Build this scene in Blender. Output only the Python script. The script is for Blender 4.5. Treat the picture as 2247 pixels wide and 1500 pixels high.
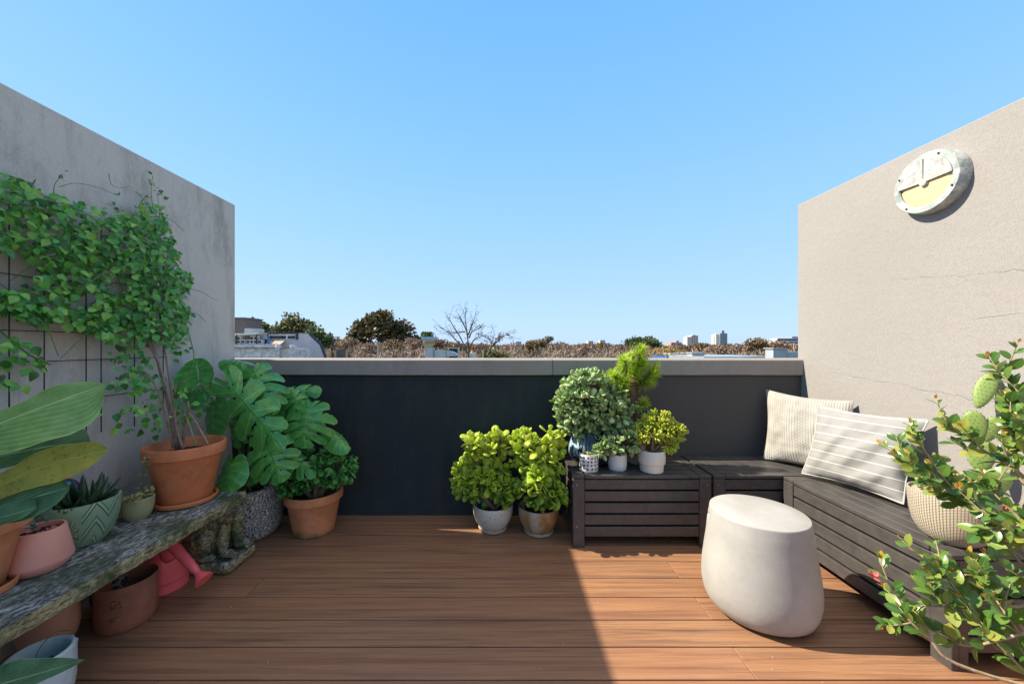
import bpy, math, random
import numpy as np
from mathutils import Vector, noise as mnoise
PI = math.pi
rng = np.random.default_rng(7); random.seed(7)
for o in list(bpy.data.objects): bpy.data.objects.remove(o)
scene = bpy.context.scene; COL = scene.collection

# ------------------------------------------------------------------ camera, sky, sun, exposure
H = 1.163; FL = 816.0; CX = 1105.0; CY = 758.0          # eye height (m), focal length and vanishing point of the photograph
cam = bpy.data.cameras.new('camera'); camo = bpy.data.objects.new('camera', cam); COL.objects.link(camo)
camo.location = (0, 0, H); camo.rotation_euler = (PI/2, 0, 0)
cam.sensor_width = 36; cam.lens = 36*FL/2247
cam.shift_x = (1123.5-CX)/2247; cam.shift_y = (CY-750)/2247
cam.clip_start = 0.02; cam.clip_end = 6000
scene.camera = camo
SUN = Vector((1.054, -0.162, -1.0)).normalized()        # direction in which sunlight travels
w = bpy.data.worlds.new('World'); scene.world = w; w.use_nodes = True
nt = w.node_tree; nt.nodes.clear()
sky = nt.nodes.new('ShaderNodeTexSky'); sky.sky_type = 'NISHITA'; sky.sun_disc = False
sky.sun_elevation = math.radians(43.2); sky.sun_rotation = math.radians(-81.3)
sky.altitude = 50; sky.air_density = 1.0; sky.dust_density = 0.6; sky.ozone_density = 1.2
bg = nt.nodes.new('ShaderNodeBackground'); bg.inputs[1].default_value = 0.15
wo = nt.nodes.new('ShaderNodeOutputWorld')
# clear-day colours by height, with added warm brightness overhead as fill, blended with the physical sky
tc_ = nt.nodes.new('ShaderNodeTexCoord'); sx_ = nt.nodes.new('ShaderNodeSeparateXYZ'); nt.links.new(tc_.outputs['Generated'], sx_.inputs[0])
rp_ = nt.nodes.new('ShaderNodeValToRGB'); el_ = rp_.color_ramp.elements
SKY = [(0.0, (.27, .385, .55)), (.12, (.235, .37, .56)), (.30, (.18, .345, .56)), (.50, (.13, .305, .56)), (.69, (.095, .265, .54)), (.79, (.28, .32, .40)), (1.0, (.62, .56, .54))]
while len(el_) < len(SKY): el_.new(.5)
for e_, (a_, b_) in zip(el_, SKY): e_.position = a_; e_.color = (*b_, 1)
nt.links.new(sx_.outputs[2], rp_.inputs[0])
ml_ = nt.nodes.new('ShaderNodeVectorMath'); ml_.operation = 'SCALE'; nt.links.new(rp_.outputs[0], ml_.inputs[0]); ml_.inputs['Scale'].default_value = 1/.15
mx_ = nt.nodes.new('ShaderNodeMix'); mx_.data_type = 'RGBA'; mx_.inputs[0].default_value = .93
nt.links.new(sky.outputs[0], mx_.inputs[6]); nt.links.new(ml_.outputs[0], mx_.inputs[7])
nt.links.new(mx_.outputs[2], bg.inputs[0]); nt.links.new(bg.outputs[0], wo.inputs[0])
sl = bpy.data.lights.new('sun', 'SUN'); sl.energy = 4.7; sl.angle = math.radians(0.5); sl.color = (1.0, 0.91, 0.72)
slo = bpy.data.objects.new('sun', sl); COL.objects.link(slo); slo.rotation_euler = SUN.to_track_quat('-Z', 'Y').to_euler()
slo.location = (-8, 2, 9)
scene.view_settings.view_transform = 'Standard'; scene.view_settings.look = 'None'
scene.view_settings.gamma = 1; scene.view_settings.exposure = 1.0
scene.render.engine = 'CYCLES'

# ------------------------------------------------------------------ helpers
def P(px, py, d): return np.array([(px-CX)*d/FL, d, H-(py-CY)*d/FL])
def deck_y(py): return H*FL/(py-CY)
class MB:
    def __init__(s): s.V = []; s.F = []; s.A = []; s.n = 0
    def add(s, V, F, A=None):
        V = np.asarray(V, float).reshape(-1, 3)
        if A is None: A = np.zeros((len(V), 3)); A[:, 2] = rng.random()
        s.V.append(V); s.A.append(np.asarray(A, float).reshape(-1, 3))
        if isinstance(F, np.ndarray): s.F.extend((F+s.n).tolist())
        else: s.F.extend([[i+s.n for i in f] for f in F])
        s.n += len(V); return s
    def box(s, x0, x1, y0, y1, z0, z1, c=0.0, rnd=None):
        if c <= 0:
            V = [(x, y, z) for x in (x0, x1) for y in (y0, y1) for z in (z0, z1)]
            F = [(0, 1, 3, 2), (4, 6, 7, 5), (0, 4, 5, 1), (2, 3, 7, 6), (0, 2, 6, 4), (1, 5, 7, 3)]
        else:
            V = []; idx = {}
            X = (x0, x1); Y = (y0, y1); Z = (z0, z1)
            for i in (0, 1):
                for j in (0, 1):
                    for k in (0, 1):
                        sx, sy, sz = (1-2*i)*c, (1-2*j)*c, (1-2*k)*c
                        for ax, v in enumerate(((X[i], Y[j]+sy, Z[k]+sz), (X[i]+sx, Y[j], Z[k]+sz), (X[i]+sx, Y[j]+sy, Z[k]))):
                            idx[(i, j, k, ax)] = len(V); V.append(v)
            F = []
            g = lambda i, j, k, a: idx[(i, j, k, a)]
            for i in (0, 1):
                f = [g(i, 0, 0, 0), g(i, 1, 0, 0), g(i, 1, 1, 0), g(i, 0, 1, 0)]; F.append(f if i else f[::-1])
                f = [g(0, i, 0, 1), g(0, i, 1, 1), g(1, i, 1, 1), g(1, i, 0, 1)]; F.append(f if i else f[::-1])
                f = [g(0, 0, i, 2), g(1, 0, i, 2), g(1, 1, i, 2), g(0, 1, i, 2)]; F.append(f if i else f[::-1])
            for j in (0, 1):
                for k in (0, 1):
                    F.append([g(0, j, k, 1), g(1, j, k, 1), g(1, j, k, 2), g(0, j, k, 2)])
                    F.append([g(j, 0, k, 0), g(j, 1, k, 0), g(j, 1, k, 2), g(j, 0, k, 2)])
                    F.append([g(j, k, 0, 0), g(j, k, 1, 0), g(j, k, 1, 1), g(j, k, 0, 1)])
            for i in (0, 1):
                for j in (0, 1):
                    for k in (0, 1): F.append([g(i, j, k, 0), g(i, j, k, 1), g(i, j, k, 2)])
        A = np.zeros((len(V), 3)); A[:, 2] = rng.random() if rnd is None else rnd
        return s.add(V, F, A)
    def tube(s, pts, rad, n=6, rnd=None, cap=True):
        pts = np.asarray(pts, float); m = len(pts)
        rad = np.full(m, rad) if np.isscalar(rad) else np.asarray(rad, float)
        T = np.gradient(pts, axis=0); T /= np.linalg.norm(T, axis=1)[:, None]+1e-9
        up = np.array([0, 0, 1.0]) if abs(T[0][2]) < .9 else np.array([1.0, 0, 0])
        V = []; A = []; r0 = rng.random() if rnd is None else rnd
        N = np.cross(T[0], up); N /= np.linalg.norm(N)
        a = np.arange(n)*2*PI/n
        for i in range(m):
            N = N-T[i]*np.dot(N, T[i]); N /= np.linalg.norm(N)+1e-9
            B = np.cross(T[i], N)
            V.append(pts[i]+rad[i]*(np.cos(a)[:, None]*N+np.sin(a)[:, None]*B))
            A += [(k/n, i/(m-1), r0) for k in range(n)]
        V = np.concatenate(V); F = []
        for i in range(m-1):
            for k in range(n): k2 = (k+1) % n; F.append([i*n+k, i*n+k2, (i+1)*n+k2, (i+1)*n+k])
        if cap: F.append(list(range(n))[::-1]); F.append([(m-1)*n+k for k in range(n)])
        return s.add(V, F, A)
    def lathe(s, prof, c=(0, 0, 0), seg=56, fr=None, rnd=0.5):
        prof = np.asarray(prof, float); m = len(prof)
        L = np.concatenate([[0], np.cumsum(np.linalg.norm(np.diff(prof, axis=0), axis=1))]); L /= L[-1]
        V = []; A = []
        for i in range(seg+1):
            t = 2*PI*i/seg
            for j, (r, z) in enumerate(prof):
                k = fr(t, z) if fr else 1.0
                V.append((c[0]+r*k*math.cos(t), c[1]+r*k*math.sin(t), c[2]+z)); A.append((i/seg, z, rnd))
        F = []
        for i in range(seg):
            for j in range(m-1):
                a, b, d, e = i*m+j, (i+1)*m+j, (i+1)*m+j+1, i*m+j+1
                f = [a, b, d, e]
                if prof[j][0] < 1e-6: f = [a, d, e]
                elif prof[j+1][0] < 1e-6: f = [a, b, d]
                F.append(f)
        return s.add(V, F, A)
    def sphere(s, c, r, nu=16, nv=10, rnd=None):
        r = np.array([r]*3) if np.isscalar(r) else np.array(r)
        V = [];
        for j in range(nv+1):
            for i in range(nu):
                a = 2*PI*i/nu; b = PI*j/nv
                V.append((math.sin(b)*math.cos(a), math.sin(b)*math.sin(a), math.cos(b)))
        V = np.array(V)*r+np.array(c); F = []
        for j in range(nv):
            for i in range(nu):
                i2 = (i+1) % nu; f = [j*nu+i, (j+1)*nu+i, (j+1)*nu+i2, j*nu+i2]
                F.append(f)
        return s.add(V, F)
    def inst(s, T, pos, dirs, ups, scl, rnd=None):
        """many copies of template T=(verts,faces,uv): Y of the template goes along dirs, Z towards ups"""
        TV, TF, TA = T; pos = np.asarray(pos); n = len(pos)
        if n == 0: return s
        d = np.asarray(dirs, float); d = d/(np.linalg.norm(d, axis=1)[:, None]+1e-9)
        u = np.asarray(ups, float); u = u-d*np.sum(u*d, 1)[:, None]
        ln = np.linalg.norm(u, axis=1); bad = ln < 1e-4
        u[bad] = np.cross(d[bad], [1, .3, .2]); u /= np.linalg.norm(u, axis=1)[:, None]
        x = np.cross(d, u); M = np.stack([x, d, u], 1)      # rows
        scl = np.asarray(scl, float)
        if scl.ndim == 0: scl = np.full(n, float(scl))
        sc = scl[:, None, None] if scl.ndim == 1 else scl[:, None, :]
        V = np.einsum('nvk,nkj->nvj', TV[None]*sc, M)+pos[:, None]
        A = np.repeat(TA[None], n, 0).copy()
        A[:, :, 2] = (rng.random(n) if rnd is None else np.asarray(rnd))[:, None]
        k = len(TV); nf = len(TF)
        off = (np.arange(n)*k)[:, None]
        s.V.append(V.reshape(-1, 3)); s.A.append(A.reshape(-1, 3))
        byl = {}
        for f in TF: byl.setdefault(len(f), []).append(f)
        for l, fs in byl.items():
            fs = np.array(fs); s.F.extend(((fs[None]+off[:, :, None]).reshape(-1, l)+s.n).tolist())
        s.n += n*k; return s
    def build(s, name, mat, parent=None, smooth=True, sharp=40, off=None, label=None):
        me = bpy.data.meshes.new(name)
        V = np.concatenate(s.V); A = np.concatenate(s.A)
        o = bpy.data.objects.new(name, me); COL.objects.link(o)
        if parent is not None:
            o.parent = parent; V = V-np.array(base_of(parent))
        elif off is not None: o.location = off; V = V-np.array(off)
        me.from_pydata(V.tolist(), [], s.F)
        at = me.attributes.new('luv', 'FLOAT_VECTOR', 'POINT'); at.data.foreach_set('vector', A.astype(np.float32).ravel())
        if smooth:
            me.polygons.foreach_set('use_smooth', [True]*len(me.polygons))
            if sharp: me.set_sharp_from_angle(angle=math.radians(sharp))
        me.materials.append(mat); me.update()
        if label: o['label'] = label
        return o
def base_of(o):
    b = Vector((0, 0, 0))
    while o is not None: b = b+o.location; o = o.parent
    return b
def thing(name, label, cat, loc=(0, 0, 0), group=None):
    o = bpy.data.objects.new(name, None); COL.objects.link(o); o.location = [float(v) for v in loc]; o.empty_display_size = .1
    o['label'] = label; o['category'] = cat
    if group: o['group'] = group
    return o
def tag(o, label, cat, group=None, kind=None):
    o['label'] = label; o['category'] = cat
    if group: o['group'] = group
    if kind: o['kind'] = kind
    return o
def struct(mb, name, mat, label, **k):
    o = mb.build(name, mat, **k); o['kind'] = 'structure'; o['label'] = label; o['category'] = name.replace('_', ' '); return o
def copy_thing(o, label=None):
    c = o.copy(); COL.objects.link(c)
    if label: c['label'] = label
    for ch in o.children:
        d = ch.copy(); COL.objects.link(d); d.parent = c
        for g in ch.children:
            e = g.copy(); COL.objects.link(e); e.parent = d
    return c
def spline(pts, n=24):
    pts = np.asarray(pts, float); m = len(pts)
    if m == 2: return pts[0]+(pts[1]-pts[0])*np.linspace(0, 1, n)[:, None]
    Q = np.vstack([2*pts[0]-pts[1], pts, 2*pts[-1]-pts[-2]]); out = []
    for t in np.linspace(0, m-1-1e-6, n):
        i = int(t); f = t-i; p0, p1, p2, p3 = Q[i:i+4]
        out.append(.5*((2*p1)+(-p0+p2)*f+(2*p0-5*p1+4*p2-p3)*f*f+(-p0+3*p1-3*p2+p3)*f**3))
    return np.array(out)
def unit(v): v = np.asarray(v, float); return v/(np.linalg.norm(v, axis=-1, keepdims=True)+1e-9)

# ------------------------------------------------------------------ materials
class NT:
    def __init__(s, name):
        s.m = bpy.data.materials.new(name); s.m.use_nodes = True; s.t = s.m.node_tree; s.t.nodes.clear()
        s.out = s.t.nodes.new('ShaderNodeOutputMaterial'); s.b = s.t.nodes.new('ShaderNodeBsdfPrincipled')
        s.t.links.new(s.b.outputs[0], s.out.inputs[0])
    def node(s, ty, **k):
        n = s.t.nodes.new(ty)
        for a, b in k.items(): setattr(n, a, b)
        return n
    def put(s, inp, v):
        if hasattr(v, 'is_output'): s.t.links.new(v, inp)
        elif isinstance(v, (tuple, list)) and len(v) == 3 and inp.type == 'RGBA': inp.default_value = (*v, 1)
        else: inp.default_value = v
    def set(s, **k):
        for a, v in k.items(): s.put(s.b.inputs[a.replace('_', ' ')], v)
        return s
    def coord(s, sc=(1, 1, 1), kind='Object', add=None):
        if kind == 'luv':
            a = s.node('ShaderNodeAttribute', attribute_name='luv'); o = a.outputs['Vector']
        else: o = s.node('ShaderNodeTexCoord').outputs[kind]
        if add is not None:
            v = s.node('ShaderNodeVectorMath', operation='ADD'); s.put(v.inputs[0], o); s.put(v.inputs[1], add); o = v.outputs[0]
        mp = s.node('ShaderNodeVectorMath', operation='MULTIPLY'); s.put(mp.inputs[0], o); mp.inputs[1].default_value = sc
        return mp.outputs[0]
    def luv(s):
        a = s.node('ShaderNodeAttribute', attribute_name='luv'); x = s.node('ShaderNodeSeparateXYZ'); s.put(x.inputs[0], a.outputs['Vector'])
        return x.outputs
    def xyz(s, v): x = s.node('ShaderNodeSeparateXYZ'); s.put(x.inputs[0], v); return x.outputs
    def comb(s, x, y, z):
        c = s.node('ShaderNodeCombineXYZ')
        for i, v in enumerate((x, y, z)): s.put(c.inputs[i], v)
        return c.outputs[0]
    def noise(s, v, scale=5, detail=4, rough=.55, dist=0):
        n = s.node('ShaderNodeTexNoise'); s.put(n.inputs['Vector'], v); n.inputs['Scale'].default_value = scale
        n.inputs['Detail'].default_value = detail; n.inputs['Roughness'].default_value = rough; n.inputs['Distortion'].default_value = dist
        return n.outputs['Fac']
    def voro(s, v, scale=5, feature='F1', out='Distance', rand=1.0):
        n = s.node('ShaderNodeTexVoronoi', feature=feature); s.put(n.inputs['Vector'], v); n.inputs['Scale'].default_value = scale
        n.inputs['Randomness'].default_value = rand
        return n.outputs[out]
    def ramp(s, f, stops, interp='LINEAR'):
        r = s.node('ShaderNodeValToRGB'); s.put(r.inputs[0], f); e = r.color_ramp.elements; r.color_ramp.interpolation = interp
        while len(e) < len(stops): e.new(.5)
        for i, (p, c) in enumerate(stops):
            e[i].position = p; e[i].color = (*c, 1) if isinstance(c, (tuple, list)) else (c, c, c, 1)
        return r.outputs[0]
    def mix(s, f, a, b, mode='MIX'):
        n = s.node('ShaderNodeMix', data_type='RGBA', blend_type=mode); s.put(n.inputs['Factor'], f); s.put(n.inputs[6], a); s.put(n.inputs[7], b)
        return n.outputs[2]
    def math(s, op, a, b=0.0, c=None):
        n = s.node('ShaderNodeMath', operation=op); s.put(n.inputs[0], a); s.put(n.inputs[1], b)
        if c is not None: s.put(n.inputs[2], c)
        return n.outputs[0]
    def bump(s, h, strength=.3, dist=.01, prev=None):
        n = s.node('ShaderNodeBump'); s.put(n.inputs['Height'], h); n.inputs['Strength'].default_value = strength; n.inputs['Distance'].default_value = dist
        if prev is not None: s.put(n.inputs['Normal'], prev)
        s.t.links.new(n.outputs[0], s.b.inputs['Normal']); return n.outputs[0]
    def translucent(s, col, f=.35):
        tr = s.node('ShaderNodeBsdfTranslucent'); s.put(tr.inputs[0], col); mx = s.node('ShaderNodeMixShader'); mx.inputs[0].default_value = f
        s.t.links.new(s.b.outputs[0], mx.inputs[1]); s.t.links.new(tr.outputs[0], mx.inputs[2]); s.t.links.new(mx.outputs[0], s.out.inputs[0])

def simple(name, col, rough=.6, var=.12, scale=8, bump=.0, bscale=60, metal=0.0):
    n = NT(name); c = n.coord()
    f = n.noise(c, scale, 5, .6)
    lo = tuple(v*(1-var) for v in col); hi = tuple(min(1, v*(1+var)) for v in col)
    n.set(Base_Color=n.ramp(f, [(.3, lo), (.7, hi)]), Roughness=rough, Metallic=metal)
    if bump: n.bump(n.noise(c, bscale, 4), bump, .004)
    return n.m

def m_stucco(name, base, dirty, crack=False, vcrack=None, x_tone=None):
    n = NT(name); c = n.coord(); geo = n.coord((1, 1, 1))
    fine = n.noise(c, 120, 6, .7); med = n.noise(c, 9, 5, .6); big = n.noise(c, 1.3, 4, .5)
    col = n.ramp(big, [(.3, tuple(v*.93 for v in base)), (.7, tuple(min(1, v*1.05) for v in base))])
    col = n.mix(n.ramp(n.noise(c, 260, 2, .5), [(.35, 0.0), (.65, 1.0)]), col, n.mix(.6, col, tuple(v*.66 for v in base)))
    if x_tone: col = n.mix(n.math('MULTIPLY', n.ramp(n.voro(c, 9), [(.016, .8), (.024, 0.0)]), 1.0), col, (.35, .36, .36))
    if x_tone: col = n.mix(n.ramp(n.xyz(c)[0], [(x_tone[0], 0.0), (x_tone[1], 1.0)]), col, n.mix(n.math('MULTIPLY', big, .5), x_tone[2], tuple(v*.8 for v in x_tone[2])))
    # dirt streaks running down from the top
    st = n.noise(n.coord((5, 5, .8)), 1.7, 6, .7, .5); st2 = n.noise(n.coord((13, 13, 2.4)), 1.3, 6, .75)
    z = n.xyz(c)[2]
    m = n.math('MULTIPLY', n.ramp(st, [(.50, 0.0), (.75, 1.0)]), n.ramp(st2, [(.30, 0.0), (.8, 1.0)]))
    m = n.math('MULTIPLY', m, dirty)
    col = n.mix(m, col, (.085, .08, .045))
    blot = n.math('MULTIPLY', n.ramp(n.noise(n.coord((1.6, 1.6, .8)), 3.6, 7, .75), [(.48, 0.0), (.68, 1.0)]), dirty*.46)
    col = n.mix(blot, col, (.12, .12, .095))
    h = n.math('ADD', n.math('MULTIPLY', fine, .35), n.math('ADD', n.math('MULTIPLY', n.noise(c, 34, 4, .6), .7), n.math('MULTIPLY', med, .7)))
    if crack:
        # three long hair cracks that wander along the wall
        yy = n.xyz(c)[1]; tot = None
        for zc, sl_, sd, amp, y0, y1 in ((1.47, .10, 3.0, .05, 1.3, 1.95), (1.28, -.02, 9.0, .03, 1.2, 1.62), (.93, .09, 17.0, .045, 1.5, 2.4), (1.05, .05, 29.0, .03, .8, 1.2)):
            wn = n.noise(n.comb(n.math('MULTIPLY', yy, 1.0), sd, 0.0), 7, 6, .75)
            line = n.math('ADD', n.math('MULTIPLY', n.math('SUBTRACT', wn, .5), amp*2), n.math('MULTIPLY', yy, sl_))
            dz = n.math('ABSOLUTE', n.math('SUBTRACT', z, n.math('ADD', line, zc-sl_*1.6)))
            k = n.math('MULTIPLY', n.ramp(dz, [(.0, 1.0), (.0018, 0.0)]), n.math('MULTIPLY', n.math('GREATER_THAN', yy, y0), n.math('LESS_THAN', yy, y1)))
            tot = k if tot is None else n.math('MAXIMUM', tot, k)
        tot = n.math('MULTIPLY', tot, n.ramp(n.noise(c, 16, 3), [(.38, .15), (.6, 1.0)]))
        col = n.mix(n.math('MULTIPLY', tot, .5), col, tuple(v*.4 for v in base))
        h = n.math('SUBTRACT', h, n.math('MULTIPLY', tot, .6))
        flake = n.ramp(n.voro(n.coord((1, 1, 1.6)), 23), [(.55, 0.0), (.75, 1.0)])
        h = n.math('ADD', h, n.math('MULTIPLY', flake, n.math('MULTIPLY', n.ramp(n.noise(c, 2.2, 2), [(.5, 0.0), (.62, 1.0)]), .12)))
    if vcrack is not None:
        g = n.xyz(c); wob = n.math('MULTIPLY', n.math('SUBTRACT', n.noise(n.comb(0.0, 3.0, g[2]), 16, 4, .7), .5), .05)
        dx = n.math('ABSOLUTE', n.math('SUBTRACT', n.math('SUBTRACT', g[0], vcrack), wob)); k = n.ramp(dx, [(.0012, 1.0), (.004, 0.0)])
        col = n.mix(k, col, (.02, .018, .012)); h = n.math('SUBTRACT', h, n.math('MULTIPLY', k, 2.0))
    n.set(Base_Color=col, Roughness=.88); n.bump(h, .38, .006); return n.m

def m_deck():
    n = NT('composite_deck'); L = n.luv(); g = n.xyz(n.coord())
    off = n.math('MULTIPLY', L[2], 37.0)
    v = n.comb(n.math('MULTIPLY', g[0], 1.0), n.math('MULTIPLY', g[1], 30.0), off)
    a = n.noise(v, 1.5, 6, .62, .4); b = n.noise(n.comb(n.math('MULTIPLY', g[0], 2.2), n.math('MULTIPLY', g[1], 125.0), off), 1.6, 6, .7, .6)
    col = n.ramp(a, [(.25, (.145, .068, .038)), (.45, (.275, .133, .070)), (.6, (.335, .173, .089)), (.8, (.255, .123, .063))])
    streak = n.math('MULTIPLY', n.ramp(n.noise(n.comb(n.math('MULTIPLY', g[0], .7), n.math('MULTIPLY', g[1], 38.0), off), 1.7, 5, .6, .5), [(.52, 0.0), (.72, 1.0)]), .6)
    col = n.mix(streak, col, (.095, .078, .078))
    col = n.mix(n.math('MULTIPLY', n.ramp(b, [(.34, 1.0), (.5, 0.0)]), .6), col, (.11, .06, .042))
    col = n.mix(n.math('MULTIPLY', n.math('SUBTRACT', L[2], .5), .8), col, (.33, .14, .074))
    sc = n.math('MULTIPLY', n.ramp(n.noise(n.coord((1.2, 2.6, 1)), 5, 7, .8), [(.60, 0.0), (.72, 1.0)]), n.ramp(n.noise(n.coord(), 140, 3, .7), [(.45, 0.0), (.7, .45)]))
    col = n.mix(sc, col, (.46, .38, .32))
    n.set(Base_Color=col, Roughness=n.ramp(a, [(.3, .38), (.7, .55)]))
    n.bump(n.math('ADD', b, n.math('MULTIPLY', n.noise(n.comb(n.math('MULTIPLY', g[0], 3.0), n.math('MULTIPLY', g[1], 150.0), off), 2, 3), .5)), .35, .002)
    return n.m

def m_benchpaint():
    n = NT('bench_stain'); c = n.coord(); L = n.luv()
    f = n.noise(n.coord((6, 6, 6)), 3, 5, .6)
    g = n.noise(n.coord((40, 40, 220)), 1, 4, .6)
    col = n.ramp(f, [(.3, (.052, .048, .047)), (.7, (.084, .075, .072))])
    wear = n.math('MULTIPLY', n.ramp(n.noise(n.coord((9, 9, 60)), 4.5, 5, .8), [(.70, 0.0), (.74, 1.0)]), .6)
    col = n.mix(wear, col, (.30, .27, .24))
    n.set(Base_Color=col, Roughness=.42); n.bump(g, .22, .0015); return n.m

def m_leaf(name, cols, rough=.35, trans=.3, tcol=None, vein=None, tipcol=None, back=None, spec=.5):
    """cols: ramp over the leaf's own random number; veins and tips follow the leaf's own length and width"""
    n = NT(name); L = n.luv(); k = len(cols)
    col = n.ramp(L[2], [(i/(max(1, k-1)), c) for i, c in enumerate(cols)])
    ax = n.math('ABSOLUTE', L[0])
    if tipcol: col = n.mix(n.math('MULTIPLY', n.ramp(L[1], [(.62, 0.0), (1.0, 1.0)]), .8), col, tipcol)
    if vein:
        vm = n.ramp(ax, [(0.0, 1.0), (.10, 0.0)]); col = n.mix(n.math('MULTIPLY', vm, .5), col, vein)
    f = n.noise(n.coord(), 45, 3)
    col = n.mix(n.math('MULTIPLY', f, .35), col, tuple(v*.5 for v in cols[0]))
    if back:
        geo = n.node('ShaderNodeNewGeometry'); col = n.mix(geo.outputs['Backfacing'], col, back)
    n.set(Base_Color=col, Roughness=rough); n.b.inputs['Specular IOR Level'].default_value = spec
    tc = n.mix(.5, col, tcol) if tcol else col
    if trans: n.translucent(tc, trans)
    return n.m

def m_bigleaf(name, green, dark, vein, nlat=9, bend=.55, patches=None, rough=.33, latw=.06, dots=False):
    """large leaf: midrib, lateral veins and mottling laid out along the blade (u across, v along)"""
    n = NT(name); L = n.luv(); u = n.math('ABSOLUTE', L[0]); v = L[1]
    ph = n.math('FRACT', n.math('MULTIPLY', n.math('SUBTRACT', v, n.math('MULTIPLY', u, bend*.35)), float(nlat)))
    dl = n.math('ABSOLUTE', n.math('SUBTRACT', ph, .5))
    lat = n.ramp(dl, [(0.0, 1.0), (latw, 0.0)]); mid = n.ramp(u, [(.012, 1.0), (.035, 0.0)])
    f = n.noise(n.coord(), 22, 5, .6)
    col = n.ramp(f, [(.3, dark), (.65, green)])
    col = n.mix(n.math('MULTIPLY', n.ramp(dl, [(.1, 0.0), (.5, 1.0)]), .3), col, dark)
    if patches:
        pm = n.math('MULTIPLY', n.ramp(n.noise(n.coord(), 9, 4, .6), [(.38, 0.0), (.6, 1.0)]), patches[1]); col = n.mix(pm, col, patches[0])
        sp = n.math('MULTIPLY', n.ramp(n.noise(n.coord(), 60, 3, .7), [(.56, 0.0), (.7, 1.0)]), patches[2]); col = n.mix(sp, col, (.16, .065, .02))
    col = n.mix(n.math('MULTIPLY', lat, .85), col, vein); col = n.mix(n.math('MULTIPLY', mid, .9), col, vein)
    edge = n.ramp(u, [(.95, 0.0), (1.0, 1.0)]); col = n.mix(n.math('MULTIPLY', edge, .6), col, vein)
    n.set(Base_Color=col, Roughness=rough)
    n.bump(n.math('SUBTRACT', n.ramp(dl, [(0.0, 0.0), (.45, 1.0)], 'EASE'), n.math('MULTIPLY', mid, .5)), .5, .004)
    n.translucent(n.mix(.4, col, (.25, .5, .05)), .22); return n.m

def m_terracotta(name, col, moss=.0, white=.3):
    n = NT(name); c = n.coord(); L = n.luv()
    f = n.noise(c, 9, 6, .65); g = n.noise(n.coord((1, 1, .35)), 22, 5, .7)
    cc = n.ramp(f, [(.25, tuple(v*.62 for v in col)), (.5, col), (.8, (min(1, col[0]*1.25), col[1]*1.35, col[2]*1.5))])
    cc = n.mix(n.math('MULTIPLY', n.ramp(g, [(.55, 0.0), (.78, 1.0)]), white), cc, (.55, .42, .33))
    if moss:
        z = L[1]; mm = n.math('MULTIPLY', n.ramp(n.math('ADD', n.math('MULTIPLY', z, 9.0), n.noise(c, 14, 4)), [(.45, 1.0), (1.0, 0.0)]), moss)
        cc = n.mix(mm, cc, (.07, .085, .025))
    n.set(Base_Color=cc, Roughness=.72); n.bump(n.noise(c, 90, 5, .6), .25, .002); return n.m

def m_speckle(name, base, dark, scale=220, amt=.5, rough=.6, light=None):
    n = NT(name); c = n.coord()
    s = n.noise(c, scale, 2, .6); col = n.mix(n.ramp(s, [(amt-.04, 1.0), (amt+.04, 0.0)]), base, dark)
    if light: col = n.mix(n.ramp(n.noise(n.coord(add=(3, 1, 7)), scale*.8, 2, .6), [(.56, 0.0), (.62, 1.0)]), col, light)
    n.set(Base_Color=col, Roughness=rough); n.bump(s, .2, .001); return n.m

def m_soil():
    n = NT('potting_soil'); c = n.coord(); f = n.noise(c, 60, 6, .7)
    n.set(Base_Color=n.ramp(f, [(.35, (.010, .008, .006)), (.6, (.045, .03, .02)), (.75, (.11, .075, .05))]), Roughness=.95); n.bump(f, 1, .01); return n.m
def m_bark(name, a, b, scale=30):
    n = NT(name); L = n.luv(); f = n.noise(n.coord((1, 1, .4)), scale, 5, .7)
    n.set(Base_Color=n.ramp(f, [(.3, a), (.7, b)]), Roughness=.85); n.bump(f, .6, .004); return n.m
def m_stone():
    n = NT('mossy_stone'); c = n.coord()
    f = n.noise(c, 11, 7, .7); g = n.noise(n.coord((1, .45, 1)), 75, 4, .75, .6); mo = n.noise(c, 7, 5, .65)
    geo = n.node('ShaderNodeNewGeometry'); nz = n.xyz(geo.outputs['Normal'])[2]
    col = n.ramp(g, [(.38, (.035, .036, .032)), (.5, (.17, .17, .15)), (.6, (.42, .42, .39)), (.7, (.72, .70, .66))])
    side = n.ramp(g, [(.36, (.06, .05, .025)), (.52, (.32, .28, .15)), (.68, (.60, .52, .33))])
    col = n.mix(n.ramp(nz, [(.3, 1.0), (.8, 0.0)]), col, side)
    col = n.mix(n.math('MULTIPLY', n.ramp(mo, [(.45, 0.0), (.62, 1.0)]), .85), col, (.035, .06, .018))
    col = n.mix(n.math('MULTIPLY', n.ramp(f, [(.58, 0.0), (.75, 1.0)]), .7), col, (.02, .02, .018))
    n.set(Base_Color=col, Roughness=.9); n.bump(n.math('ADD', n.math('MULTIPLY', g, .6), f), .9, .010); return n.m
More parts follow.
